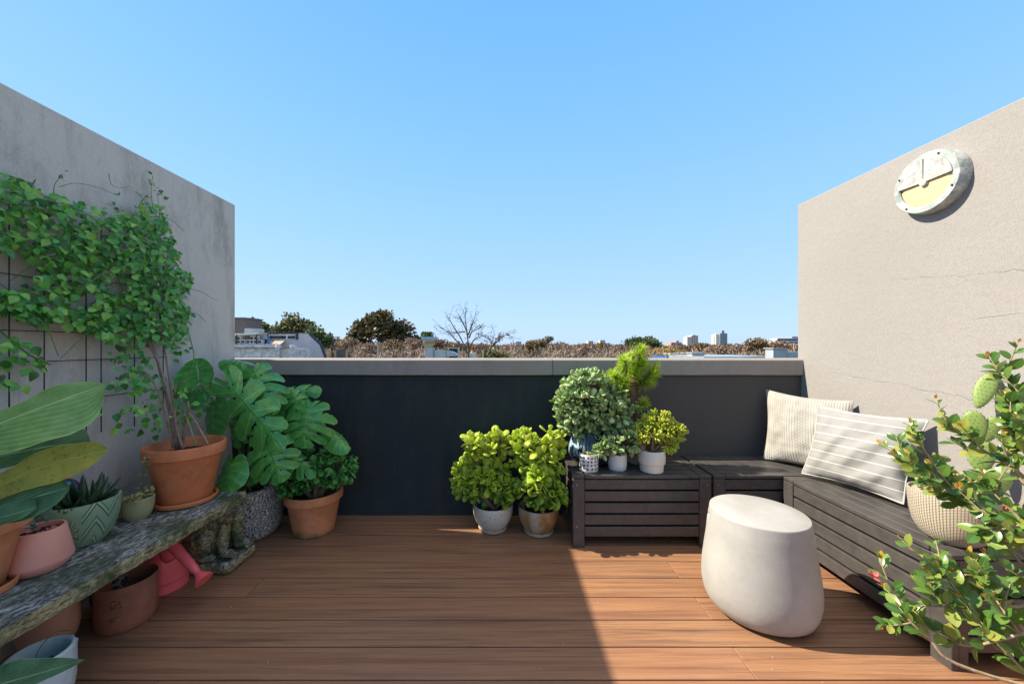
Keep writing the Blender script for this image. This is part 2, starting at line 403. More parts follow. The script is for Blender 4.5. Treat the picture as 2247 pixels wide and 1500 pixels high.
def m_woven(name, col, nu, sv, strength=.8):
    n = NT(name); L = n.luv(); u = n.math('MULTIPLY', L[0], float(nu)); v = n.math('MULTIPLY', L[1], float(sv))
    uf = n.math('FRACT', u); row = n.math('FLOOR', u)
    vf = n.math('FRACT', n.math('ADD', v, n.math('MULTIPLY', row, .5)))
    hu = n.ramp(n.math('ABSOLUTE', n.math('SUBTRACT', uf, .5)), [(.25, 1.0), (.5, 0.0)], 'EASE'); hv = n.ramp(n.math('ABSOLUTE', n.math('SUBTRACT', vf, .5)), [(.2, 1.0), (.48, 0.0)], 'EASE')
    h = n.math('MULTIPLY', hu, hv)
    c = n.mix(h, tuple(x*.55 for x in col), col); c = n.mix(n.math('MULTIPLY', n.noise(n.coord(), 14, 4), .25), c, tuple(x*.7 for x in col))
    n.set(Base_Color=c, Roughness=.75); n.bump(h, strength, .004); return n.m
def m_greenrelief():
    n = NT('sage_relief_glaze'); L = n.luv(); u = n.math('MULTIPLY', L[0], 9.0); z = n.math('MULTIPLY', L[1], 14.0)
    uf = n.math('SUBTRACT', n.math('FRACT', u), .5); tri = n.math('MULTIPLY', n.math('ABSOLUTE', uf), 2.0)
    zz = n.math('FRACT', n.math('ADD', z, n.math('MULTIPLY', tri, .9)))
    line = n.ramp(n.math('ABSOLUTE', n.math('SUBTRACT', zz, .5)), [(.10, 1.0), (.2, 0.0)])
    # starbursts between the zigzags
    zf = n.math('SUBTRACT', n.math('FRACT', n.math('MULTIPLY', z, .5)), .5); ang = n.math('ARCTAN2', zf, uf)
    ray = n.ramp(n.math('ABSOLUTE', n.math('SINE', n.math('MULTIPLY', ang, 5.0))), [(.55, 0.0), (.85, 1.0)])
    rad = n.math('SQRT', n.math('ADD', n.math('MULTIPLY', uf, uf), n.math('MULTIPLY', zf, zf)))
    ray = n.math('MULTIPLY', ray, n.ramp(rad, [(.06, 0.0), (.1, 1.0), (.36, 1.0), (.42, 0.0)]))
    sel = n.math('GREATER_THAN', n.math('FRACT', n.math('MULTIPLY', n.math('FLOOR', u), .5)), .25)
    h = n.math('ADD', n.math('MULTIPLY', ray, sel), n.math('MULTIPLY', line, n.math('SUBTRACT', 1.0, sel)))
    n.set(Base_Color=n.mix(h, (.20, .32, .21), (.25, .38, .26)), Roughness=.35); n.bump(h, 1.0, .012); return n.m
def m_dots():
    n = NT('white_pot_black_marks'); L = n.luv(); u = n.math('MULTIPLY', L[0], 15.0); v = n.math('MULTIPLY', n.math('SUBTRACT', L[1], .012), 47.0)
    fu = n.math('SUBTRACT', n.math('FRACT', u), .5); fv = n.math('SUBTRACT', n.math('FRACT', v), .5)
    r = n.math('SQRT', n.math('ADD', n.math('MULTIPLY', fu, fu), n.math('MULTIPLY', fv, fv))); k = n.math('LESS_THAN', r, .33)
    wn = n.node('ShaderNodeTexWhiteNoise', noise_dimensions='2D'); n.put(wn.inputs['Vector'], n.comb(n.math('FLOOR', u), n.math('FLOOR', v), 0.0))
    a = n.math('ARCTAN2', fv, fu); q = n.math('FRACT', n.math('ADD', n.math('DIVIDE', a, 2*PI), wn.outputs['Value'])); q = n.math('GREATER_THAN', q, .25)
    k = n.math('MULTIPLY', n.math('MULTIPLY', k, q), n.math('MULTIPLY', n.math('GREATER_THAN', L[1], .013), n.math('LESS_THAN', L[1], .094)))
    n.set(Base_Color=n.mix(k, (.72, .71, .69), (.012, .012, .012)), Roughness=.3); return n.m
def m_drip():
    n = NT('navy_drip_glaze'); L = n.luv(); v = n.comb(n.math('MULTIPLY', L[0], 34.0), n.math('MULTIPLY', L[1], 10.0), 0.0)
    f = n.noise(v, 1.0, 4, .6, 1.2); m = n.ramp(f, [(.49, 0.0), (.53, 1.0)])
    ang = n.ramp(n.math('ABSOLUTE', n.math('SUBTRACT', L[0], .555)), [(.05, 1.0), (.14, .0)])
    hz = n.ramp(n.math('MULTIPLY', L[1], 5.0), [(.25, .0), (.5, 1.0)])
    m2 = n.math('MULTIPLY', n.math('GREATER_THAN', n.math('ADD', f, n.math('MULTIPLY', ang, .16)), .56), 1.0)
    col = n.mix(n.math('MULTIPLY', m2, n.math('MULTIPLY', ang, hz)), (.006, .014, .024), (.36, .47, .58))
    n.set(Base_Color=col, Roughness=.12); return n.m
def m_cushion_stripe():
    n = NT('striped_linen'); L = n.luv(); v = n.math('MULTIPLY', L[1], 8.2); f = n.math('ABSOLUTE', n.math('SUBTRACT', n.math('FRACT', n.math('ADD', v, .35)), .5))
    k = n.ramp(f, [(.028, 1.0), (.045, 0.0)]); wv = n.noise(n.comb(n.math('MULTIPLY', L[0], 260.0), n.math('MULTIPLY', L[1], 220.0), 0.0), 1, 2)
    base = n.ramp(wv, [(.3, (.24, .233, .23)), (.7, (.32, .31, .305))])
    n.set(Base_Color=n.mix(k, base, (.66, .65, .63)), Roughness=.9); n.bump(wv, .3, .001); return n.m
def m_knit():
    n = NT('chunky_knit'); L = n.luv(); u = n.math('MULTIPLY', L[0], 34.0); v = n.math('MULTIPLY', L[1], 52.0)
    band = n.math('GREATER_THAN', n.math('FRACT', n.math('MULTIPLY', L[0], 3.6)), .5)
    uf = n.math('ABSOLUTE', n.math('SUBTRACT', n.math('FRACT', u), .5))
    vv = n.math('FRACT', n.math('ADD', v, n.math('MULTIPLY', uf, 1.0))); hv = n.ramp(n.math('ABSOLUTE', n.math('SUBTRACT', vv, .5)), [(.15, 1.0), (.5, 0.0)])
    h1 = n.math('MULTIPLY', hv, n.ramp(uf, [(.3, 1.0), (.5, 0.0)]))
    h2 = n.math('MULTIPLY', n.ramp(n.math('ABSOLUTE', n.math('SUBTRACT', n.math('FRACT', n.math('MULTIPLY', u, 1.0)), .5)), [(.1, 1.0), (.5, .1)]), n.math('ADD', .55, n.math('MULTIPLY', hv, .45)))
    h = n.math('ADD', n.math('MULTIPLY', h1, band), n.math('MULTIPLY', h2, n.math('SUBTRACT', 1.0, band)))
    n.set(Base_Color=n.mix(h, (.30, .285, .26), (.44, .415, .38)), Roughness=.95); n.bump(h, .6, .004); return n.m
def m_concrete():
    n = NT('smooth_concrete'); c = n.coord(); f = n.noise(c, 5, 6, .65); pit = n.voro(c, 38); pm = n.math('MULTIPLY', n.ramp(pit, [(.05, 1.0), (.09, 0.0)]), n.ramp(n.noise(c, 7, 2), [(.55, 0.0), (.6, 1.0)]))
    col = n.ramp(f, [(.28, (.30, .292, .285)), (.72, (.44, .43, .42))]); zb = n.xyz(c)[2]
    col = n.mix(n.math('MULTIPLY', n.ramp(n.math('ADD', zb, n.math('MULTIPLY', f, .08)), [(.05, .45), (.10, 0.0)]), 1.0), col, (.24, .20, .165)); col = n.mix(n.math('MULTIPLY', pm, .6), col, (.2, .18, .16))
    col = n.mix(n.math('MULTIPLY', n.noise(c, 160, 3), .45), col, (.33, .315, .30))
    n.set(Base_Color=col, Roughness=.62); n.bump(n.math('SUBTRACT', n.noise(c, 60, 4), n.math('MULTIPLY', pm, 2.0)), .25, .002); return n.m
def m_brick(name, a, b, mortar, scale=4.0):
    n = NT(name); t = n.node('ShaderNodeTexBrick'); g = n.xyz(n.coord())
    n.put(t.inputs['Vector'], n.comb(n.math('ADD', g[0], g[1]), g[2], 0.0)); t.inputs['Scale'].default_value = scale
    for i, cc in enumerate((a, b, mortar)): t.inputs[i+1].default_value = (*cc, 1)
    n.set(Base_Color=n.mix(n.math('MULTIPLY', n.noise(n.coord(), 3, 4), .3), t.outputs['Color'], tuple(v*.5 for v in a)), Roughness=.9); return n.m
def m_facade(name, wall, glass, nx, nz, fx=.55, fz=.5):
    n = NT(name); L = n.luv(); fu = n.math('FRACT', n.math('MULTIPLY', L[0], float(nx))); fv = n.math('FRACT', n.math('MULTIPLY', L[1], float(nz)))
    k = n.math('MULTIPLY', n.math('LESS_THAN', n.math('ABSOLUTE', n.math('SUBTRACT', fu, .5)), fx/2), n.math('LESS_THAN', n.math('ABSOLUTE', n.math('SUBTRACT', fv, .5)), fz/2))
    n.set(Base_Color=n.mix(k, wall, glass), Roughness=.6); return n.m

M = {}
M['wall'] = m_stucco('painted_render', (.335, .310, .298), .05, True)
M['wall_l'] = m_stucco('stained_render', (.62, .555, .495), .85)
M['parapet'] = m_stucco('charcoal_render', (.020, .029, .034), .25, x_tone=(.35, 1.0, (.078, .071, .068)))  # base colour turns lighter and warmer towards the right end
M['coping'] = m_stucco('grey_render', (.34, .305, .275), .4, vcrack=.335)
M['deck'] = m_deck(); M['bench'] = m_benchpaint(); M['stone'] = m_stone(); M['soil'] = m_soil()
M['dark'] = simple('dark_void', (.02, .017, .015), .9)
M['terra'] = m_terracotta('terracotta', (.60, .19, .075), 0, .35)
M['terra2'] = m_terracotta('mossy_terracotta', (.60, .215, .09), .9, .25)
M['terra3'] = m_terracotta('bright_terracotta', (.62, .20, .075), .0, .15)
M['terra4'] = m_terracotta('pale_worn_terracotta', (.56, .22, .10), .9, .5)
M['peach'] = m_speckle('peach_clay', (.50, .25, .18), (.36, .17, .12), 420, .42, .6)
M['pink'] = simple('pink_clay', (.74, .32, .25), .45, .06, 5, .1)
M['rust'] = m_terracotta('rusty_steel', (.28, .10, .055), 0, .06)
M['coral'] = simple('coral_plastic', (.88, .13, .14), .35, .05, 4)
M['granite'] = m_speckle('speckled_granite_clay', (.30, .29, .27), (.02, .02, .02), 130, .47, .75, (.62, .6, .57))
M['cream_speck'] = m_speckle('cream_speckled_glaze', (.62, .57, .49), (.40, .33, .25), 180, .43, .3)
def _brown():
    n = NT('brown_dripped_glaze'); c = n.coord(); f = n.noise(n.coord((1, 1, .6)), 9, 4, .55); s = n.noise(c, 170, 2)
    col = n.ramp(f, [(.42, (.50, .43, .33)), (.52, (.42, .27, .13)), (.62, (.33, .15, .05))]); col = n.mix(n.ramp(s, [(.42, .5), (.5, 0.0)]), col, (.2, .12, .06))
    n.set(Base_Color=col, Roughness=.28); return n.m
M['brown_glaze'] = _brown()
M['saucer'] = m_speckle('stoneware_saucer', (.45, .37, .26), (.25, .19, .12), 120, .42, .6)
M['white_gl'] = simple('white_glaze', (.74, .72, .68), .22, .04, 6)
M['cream_gl'] = simple('cream_glaze', (.70, .665, .61), .25, .05, 6)
M['dots'] = m_dots(); M['drip'] = m_drip(); M['greenpot'] = m_greenrelief()
M['woven_y'] = m_woven('pale_olive_woven_clay', (.56, .54, .30), 60, 190)
M['woven_c'] = m_woven('cream_woven_clay', (.66, .575, .45), 84, 170, 1.0)
M['ribbed'] = simple('ribbed_clay', (.42, .32, .23), .7, .15, 9, .2)
M['facet'] = simple('pale_blue_glaze', (.52, .60, .64), .3, .05, 6)
M['lace'] = m_speckle('dark_pot_with_pale_marks', (.03, .03, .03), (.25, .25, .23), 60, .44, .7)
M['concrete'] = m_concrete()
M['stripe'] = m_cushion_stripe(); M['knit'] = m_knit(); M['white_cord'] = simple('white_cord', (.42, .41, .40), .8, .04)
M['cushback'] = simple('grey_cotton', (.10, .105, .11), .9, .15, 40, .4, 300)
M['wire'] = simple('black_wire', (.015, .015, .016), .5)
M['bark'] = m_bark('grey_brown_bark', (.10, .07, .05), (.27, .20, .14)); M['stem'] = m_bark('succulent_stem', (.14, .085, .05), (.30, .20, .12), 40)
M['vinestem'] = m_bark('vine_bark', (.16, .10, .07), (.40, .29, .22), 60); M['greenstem'] = simple('green_stem', (.10, .19, .04), .5, .2)
M['cane'] = m_bark('bamboo_cane', (.25, .16, .08), (.42, .31, .18), 40)
M['shaggy'] = m_bark('shaggy_dead_leaves', (.06, .035, .02), (.22, .13, .08), 50)
M['twig'] = m_bark('tan_twig', (.26, .17, .10), (.48, .36, .24), 60)
M['vine'] = m_leaf('vine_leaf', [(.03, .14, .028), (.08, .34, .06), (.16, .50, .08), (.38, .70, .12)], .30, .28, (.2, .5, .05), (.16, .30, .10), None, (.09, .17, .07))
M['monstera'] = m_bigleaf('monstera_leaf', (.12, .42, .09), (.04, .22, .05), (.40, .62, .12), 6, .2, None, .12, .035)
M['fiddle'] = m_bigleaf('fiddle_leaf', (.26, .45, .13), (.12, .27, .07), (.55, .66, .28), 6, 3.4, None, .36, .05)
M['fiddle_d'] = m_bigleaf('dark_fiddle_leaf', (.09, .23, .11), (.03, .11, .06), (.40, .55, .28), 6, 3.4, None, .25, .05)
M['fiddle_y'] = m_bigleaf('yellowing_fiddle_leaf', (.36, .34, .06), (.20, .26, .05), (.66, .50, .08), 6, 3.4, ((.55, .44, .07), .7, .8), .45, .07)
M['jade'] = m_leaf('jade_leaf', [(.055, .19, .03), (.18, .42, .04), (.54, .74, .05), (.70, .82, .10)], .18, .36, (.75, .9, .06), None, (.48, .56, .07))
M['jade_d'] = m_leaf('dark_jade_leaf', [(.03, .16, .03), (.07, .28, .05), (.16, .44, .08)], .14, .10, (.3, .5, .05))
M['silver'] = m_leaf('silver_jade_leaf', [(.24, .44, .12), (.46, .66, .24), (.74, .84, .50)], .45, .32, (.5, .7, .15), None, (.44, .47, .25))
M['gollum'] = m_leaf('finger_jade_leaf', [(.34, .55, .04), (.50, .68, .05), (.64, .76, .09)], .25, .25, (.7, .8, .06), None, (.55, .45, .06))
M['needle'] = m_leaf('needle_leaf', [(.26, .42, .03), (.48, .64, .05), (.66, .78, .09)], .4, .42, (.6, .75, .06))
M['shrub'] = m_leaf('glossy_shrub_leaf', [(.035, .11, .022), (.09, .20, .038), (.18, .29, .06), (.40, .39, .075)], .24, .22, (.4, .6, .08), (.3, .36, .12), None, (.16, .24, .10))
M['shrub_new'] = m_leaf('young_orange_leaf', [(.45, .36, .05), (.50, .30, .05), (.42, .16, .05), (.34, .38, .06)], .25, .3, (.8, .5, .05))
M['cactus'] = m_leaf('cactus_pad', [(.23, .33, .085), (.27, .38, .10)], .5, .0)
M['spine'] = simple('dark_spine', (.10, .06, .03), .7)
M['sedum'] = m_leaf('pale_edged_sedum_leaf', [(.18, .25, .06), (.30, .36, .10), (.40, .30, .12)], .4, .15, (.6, .6, .1), None, (.52, .44, .20))
M['aloe'] = m_leaf('gasteria_leaf', [(.012, .035, .018), (.03, .07, .03), (.05, .10, .04)], .28, .0)
M['variegated'] = m_leaf('variegated_leaf', [(.10, .18, .04), (.42, .40, .15), (.52, .46, .22)], .4, .15, (.6, .6, .2), None, (.55, .50, .26))
def _galv():
    n = NT('weathered_galvanised_metal'); c = n.coord(); f = n.noise(c, 14, 6, .7); p_ = n.ramp(n.noise(n.coord(add=(4, 2, 9)), 9, 6, .75), [(.47, 0.0), (.53, 1.0)])
    n.set(Base_Color=n.mix(p_, n.ramp(f, [(.3, (.20, .24, .24)), (.7, (.42, .45, .44))]), (.50, .49, .47)), Roughness=.55); n.bump(n.math('ADD', f, n.math('MULTIPLY', p_, .5)), .6, .003); return n.m
M['galv'] = _galv()
M['flake'] = simple('flaking_white_paint', (.42, .41, .40), .7, .35, 34, .9, 90)
M['lens'] = simple('yellowed_opal_glass', (.66, .51, .28), .3, .05, 6)
M['steel'] = simple('dull_steel', (.35, .37, .39), .45, .15, 6, 0, 60, .6)
M['screw'] = simple('screw', (.35, .34, .32), .35, .1, 6, 0, 60, .9)

# ------------------------------------------------------------------ terrace: deck, walls, parapet, building below, ground
XL, XR, YW, YE = -1.862, 2.04, 2.55, 2.58               # inner faces of the two side walls, parapet face, end of the side walls
mb = MB(); y = 2.432+.142; k = 0
while y > -1.7:
    y0, y1 = y-.142+.0025, min(y-.0025, YW+.03); r = .5+.5*math.sin(k*12.9898)
    joints = [.885] if k in (4, 6, 8, 10, 14) else ([-3.1, -1.2] if k % 4 == 1 else ([.1-3.6] if k % 3 == 0 else []))
    xs = [XL-.02]+sorted(j for j in joints if XL < j < XR)+[XR+.02]
    for i in range(len(xs)-1): mb.box(xs[i]+.001, xs[i+1]-.001, y0, y1, -.022, 0, .0018, rnd=(r*7.3+i*.41) % 1)
    y -= .142; k += 1
struct(mb, 'deck', M['deck'], 'brown composite decking boards laid across the roof terrace', sharp=None, smooth=False)
mb = MB(); mb.box(-2.6, 2.6, -1.75, 2.79, -9.0, -.03)
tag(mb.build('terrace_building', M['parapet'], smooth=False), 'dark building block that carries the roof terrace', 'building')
mb = MB(); mb.box(XL-.2, XL, -1.7, YE, -.028, 2.137, .004)
tag(mb.build('rendered_wall', M['wall_l'], smooth=False), 'tall shaded grey rendered side wall with dark rain stains behind the climbing vine', 'wall')
mb = MB(); mb.box(XR, XR+.2, -1.7, YE, -.028, 2.137, .004)
tag(mb.build('rendered_wall', M['wall'], smooth=False), 'tall sunlit beige rendered side wall with hair cracks and a round lamp', 'wall')
par = thing('parapet', 'low charcoal parapet wall with a projecting grey coping at the end of the deck', 'parapet', (0, YW, 0))
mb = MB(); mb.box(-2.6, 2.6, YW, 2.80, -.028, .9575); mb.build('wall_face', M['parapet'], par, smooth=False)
# coping: slightly wavy underside, rounded arrises
mb = MB(); nx = 120; xs = np.linspace(-2.62, 2.62, nx)
prof = [(2.534, .962), (2.53, .966), (2.53, 1.062), (2.538, 1.070), (2.802, 1.070), (2.81, 1.062), (2.81, .962)]
V = []; F = []
for i, x in enumerate(xs):
    for (yy, zz) in prof:
        wv = .0022*mnoise.noise(Vector((x*2.3, zz*3, 1.7)))
        V.append((x, yy+(wv if yy < 2.6 else 0), zz+wv*(1.2 if zz < 1 else .5)))
m_ = len(prof)
for i in range(nx-1):
    for j in range(m_): j2 = (j+1) % m_; F.append([i*m_+j, i*m_+j2, (i+1)*m_+j2, (i+1)*m_+j])
mb.add(V, F); mb.build('coping', M['coping'], par, smooth=False)
mb = MB(); S = 3000; mb.add([(-S, -S, -9), (S, -S, -9), (S, S, -9), (-S, S, -9)], [[0, 1, 2, 3]])
struct(mb, 'ground', simple('far_ground', (.12, .12, .06), .95, .4, .05), 'green brown ground reaching to the horizon', smooth=False)

# ------------------------------------------------------------------ wall lamp (round bulkhead on the sunlit wall)
lc = np.array([XR, 1.757, 1.932]); lamp = thing('wall_lamp', 'round galvanised light with flaking cover and yellowed glass on the sunlit wall', 'wall lamp', lc)
def disc_pts(p): p = np.asarray(p, float); return np.stack([lc[0]-p[:, 2], lc[1]+p[:, 0], lc[2]+p[:, 1]], 1)      # (across, up, out) -> world
def on_lamp(mb0):
    m2 = MB()
    for V, A in zip(mb0.V, mb0.A): m2.V.append(disc_pts(V)); m2.A.append(A)
    m2.F = [f[::-1] for f in mb0.F]; m2.n = mb0.n; return m2
b = MB(); b.lathe([(.0, 0), (.142, 0), (.143, .006), (.140, .045), (.136, .052), (.112, .053), (.108, .049), (.108, .03), (0, .03)], seg=72)
on_lamp(b).build('housing', M['galv'], lamp, sharp=35)
b = MB(); b.lathe([(.1065, .031), (.1065, .044), (.09, .0475), (0, .049)], seg=60); on_lamp(b).build('glass', M['lens'], lamp)
for a0, a1 in ((2, 88.5), (91.5, 178)):
    b = MB(); n_ = 24; aa = [math.radians(a0+(a1-a0)*i/n_) for i in range(n_+1)]
    ring = [(.0016*math.copysign(1, math.cos(math.radians((a0+a1)/2))), .002)]+[(.1135*math.cos(t), .1135*math.sin(t)) for t in aa]
    k_ = len(ring); V = [(x, y, .0515) for x, y in ring]+[(x, y, .0585) for x, y in ring]
    F = [list(range(k_))[::-1], [k_+i for i in range(k_)]]+[[i, (i+1) % k_, k_+(i+1) % k_, k_+i] for i in range(k_)]
    b.add(V, F); on_lamp(b).build('eyelid', M['flake'], lamp, smooth=False)
b = MB(); b.lathe([(.016, .05), (.015, .061), (0, .063)], seg=24); on_lamp(b).build('hub', M['flake'], lamp)
for a in (28, 118, 208, 308):
    b = MB(); t = math.radians(a); b.lathe([(.0045, .052), (.004, .056), (0, .056)], (.124*math.cos(t), .124*math.sin(t), 0), 12); on_lamp(b).build('screw', M['dark'], lamp)

# ------------------------------------------------------------------ slatted storage benches
def bench(label, loc, rz, L=.80, D=.40, Ht=.415):
    t = thing('storage_bench', label, 'bench', loc, 'dark slatted storage benches in the corner'); t.rotation_euler = (0, 0, rz)
    lw, ld = .068, .028
    def part(name, f, m='bench'):
        mb = MB(); f(mb); o = mb.build(name, M[m], None, smooth=False); o.parent = t; return o
    for x0 in (0, L-lw):
        for y0, yb in ((0, ld), (D-ld, D)):
            def leg(b, x0=x0, y0=y0, yb=yb):
                b.box(x0, x0+lw, y0, yb, 0, Ht-.0225, .0025); sx = 0 if x0 == 0 else L-.025
                b.box(sx, sx+.025, (yb if y0 == 0 else y0-.035), (yb+.035 if y0 == 0 else y0), 0, Ht-.0225, .0025)
            part('leg', leg)
    def seat(b):
        b.box(0, lw, 0, D, Ht-.02, Ht, .003); b.box(L-lw, L, 0, D, Ht-.02, Ht, .003); n = 6; wd = (D-.004*(n-1))/n
        for i in range(n): b.box(lw+.003, L-lw-.003, i*(wd+.004), i*(wd+.004)+wd, Ht-.0205, Ht-.0005, .0025)
    part('seat', seat)
    def panel(b, y0, y1):
        for i in range(5): z1 = Ht-.027-i*.068; b.box(lw+.002, L-lw-.002, y0, y1, z1-.0555, z1, .002)
    part('front_panel', lambda b: panel(b, .004, .022)); part('back_panel', lambda b: panel(b, D-.022, D-.004))
    def side(b, x0, x1):
        for i in range(5): z1 = Ht-.027-i*.068; b.box(x0, x1, ld+.037, D-ld-.037, z1-.0555, z1, .002)
    part('side_panel', lambda b: side(b, .004, .020)); part('side_panel', lambda b: side(b, L-.020, L-.004))
    part('inner_box', lambda b: b.box(.05, L-.05, .04, D-.04, .06, Ht-.03), 'dark')
    for x0 in (.022, L-.022):
        for z in (Ht-.055, .12):
            mb = MB(); mb.lathe([(.005, 0), (.0045, .0015), (.002, .0015), (0, .0005)], seg=12)
            o = mb.build('screw', M['screw'], None); o.parent = t; o.location = (x0, -.0002, z); o.rotation_euler = (PI/2, 0, 0)
    return t
bench('dark slatted bench carrying the group of potted succulents', (.40, 2.145, 0), 0)
bench('dark slatted bench in the corner, under the knitted cushion', (1.214, 2.145, 0), 0)
bench('dark slatted bench standing lengthwise along the sunlit wall, under the striped cushion', (1.602, 2.13, 0), -PI/2)

# ------------------------------------------------------------------ concrete stool
t = thing('concrete_stool', 'pale round concrete stool tapering to a flat top, standing on the sunlit boards', 'stool', (1.127, 1.65, 0))
prof = [(0, .002), (.15, .002), (.178, .008), (.200, .028), (.214, .06), (.2215, .10), (.2225, .14), (.219, .19), (.211, .25), (.2025, .31), (.1985, .35), (.1965, .368), (.1958, .374), (.195, .38), (.1942, .386), (.1933, .392), (.190, .41), (.188, .424), (.1868, .4295), (.1845, .4312), (.09, .431), (0, .431)]
def stool_fr(a, z):
    k = 1+.012*math.cos(3*a+2.2)*(1-z/.5)
    if .370 < z < .39: k *= 1-.05*max(0, (math.cos(2*(a-math.radians(145)))-.75)/.25)**.5
    return k
mb = MB(); mb.lathe(prof, (1.127, 1.65, 0), 120, stool_fr); mb.build('stool_body', M['concrete'], t, sharp=50)

# ------------------------------------------------------------------ cushions
def pillow(TL, TR, BR, BL, th, name, label, cat, mf, mbk, cord=None, n=36, seed=1):
    TL, TR, BR, BL = [np.array(v, float) for v in (TL, TR, BR, BL)]
    c0 = (TL+TR+BR+BL)/4; t = thing(name, label, cat, (c0[0], c0[1], min(BL[2], BR[2])))
    N = unit(np.cross(TR-TL, BL-TL));
    if N[1] > 0: N = -N
    def pos(u, v, side):
        pin = .045; uu = u+pin*math.sin(PI*v)*(1-2*u)*(abs(2*u-1)**3); vv = v+pin*math.sin(PI*u)*(1-2*v)*(abs(2*v-1)**3)
        p = (TL*(1-uu)+TR*uu)*(1-vv)+(BL*(1-uu)+BR*uu)*vv
        a = max(0, 1-abs(2*u-1)**2.4)*max(0, 1-abs(2*v-1)**2.4); h = th*a**.62
        wr = mnoise.noise(Vector((u*5+seed, v*5, side*3.1)))*.015*(a**.4)+mnoise.noise(Vector((u*11+v*5, v*4+seed, side)))*.006*a**.3-abs(mnoise.noise(Vector((u*3+v*2.5+seed, v*6-u*3, side*2))))*.012*a**.3
        return p+N*side*(h+wr)
    for side, m, nm in ((1, mf, 'cushion_front'), (-1, mbk, 'cushion_back')):
        V = []; A = []; F = []
        for i in range(n+1):
            for j in range(n+1): V.append(pos(j/n, i/n, side)); A.append((j/n, i/n, .5))
        for i in range(n):
            for j in range(n):
                f = [i*(n+1)+j, i*(n+1)+j+1, (i+1)*(n+1)+j+1, (i+1)*(n+1)+j]; F.append(f if side < 0 else f[::-1])
        b = MB(); b.add(V, F, A); b.build(nm, m, t, sharp=None)
    if cord:
        pts = [pos(j/n, 0, 0) for j in range(n)]+[pos(1, i/n, 0) for i in range(n)]+[pos(1-j/n, 1, 0) for j in range(n)]+[pos(0, 1-i/n, 0) for i in range(n+1)]
        b = MB(); b.tube(pts, .0035, 6); b.build('piping', cord, t, sharp=None)
    return t
pillow((1.775, 2.52, .868), (2.015, 2.14, .845), (1.955, 2.02, .42), (1.70, 2.44, .422), .07, 'knitted_cushion',
       'square cushion in beige chunky knit leaning in the corner', 'cushion', M['knit'], M['cushback'], None)
pillow((1.80, 2.13, .822), (2.008, 1.757, .812), (1.845, 1.715, .432), (1.70, 2.12, .436), .075, 'striped_cushion',
       'light grey cushion with thin white stripes and piping leaning on the sunlit wall', 'cushion', M['stripe'], M['stripe'], M['white_cord'], seed=5)

# ------------------------------------------------------------------ stone bench on carved pedestals
def rough_box(mb, x0, x1, y0, y1, z0, z1, step=.02, amp=.006, rnd_=.015, seed=0):
    """box of small faces with worn, lumpy surface"""
    import itertools
    def grid(o, a, b, na, nb):
        V = [(o+a*(i/na)+b*(j/nb)) for j in range(nb+1) for i in range(na+1)]
        F = [[j*(na+1)+i, j*(na+1)+i+1, (j+1)*(na+1)+i+1, (j+1)*(na+1)+i] for j in range(nb) for i in range(na)]
        return V, F
    X, Y, Z = np.array([x1-x0, 0, 0]), np.array([0, y1-y0, 0]), np.array([0, 0, z1-z0]); o = np.array([x0, y0, z0])
    cnt = [max(2, int(np.linalg.norm(a)/step)) for a in (X, Y, Z)]
    for oo, a, b, na, nb in ((o, Y, X, cnt[1], cnt[0]), (o+Z, X, Y, cnt[0], cnt[1]), (o, X, Z, cnt[0], cnt[2]), (o+Y, Z, X, cnt[2], cnt[0]), (o, Z, Y, cnt[2], cnt[1]), (o+X, Y, Z, cnt[1], cnt[2])):
        V, F = grid(oo, a, b, na, nb); W = []
        for p in V:
            q = np.array(p); c = np.clip(q, [x0+rnd_, y0+rnd_, z0+rnd_], [x1-rnd_, y1-rnd_, z1-rnd_]); dlt = q-c; l = np.linalg.norm(dlt)
            nrm = dlt/l if l > 1e-6 else np.zeros(3); q = c+nrm*rnd_
            v = Vector(q.tolist()); k = mnoise.noise(v*18+Vector((seed, 0, 0)))*.6+mnoise.noise(v*55)*.3+mnoise.noise(v*120)*.2
            q = q+nrm*amp*k; W.append(q)
        mb.add(W, F)
SX0, SX1, SZ = -1.80, -1.36, .395
sb = thing('stone_bench', 'long mossy grey stone slab bench on carved stone supports, full of potted plants', 'stone bench', (-1.58, 1.25, 0))
mb = MB(); rough_box(mb, SX0, SX1, .52, 1.97, SZ-.052, SZ, .012, .007, .008); mb.build('slab', M['stone'], sb, sharp=None)
def blob(mb, parts, c0, base, seed):
    for (c, r) in parts: mb.sphere(np.array(c)+np.array(c0), np.array(r), 28, 18)
    for i, V in enumerate(mb.V):
        for j in range(len(V)):
            v = Vector(V[j].tolist()); V[j] = V[j]+np.array(mnoise.noise_vector(v*28+Vector((seed, 0, 0))))*.009+np.array(mnoise.noise_vector(v*75))*.004
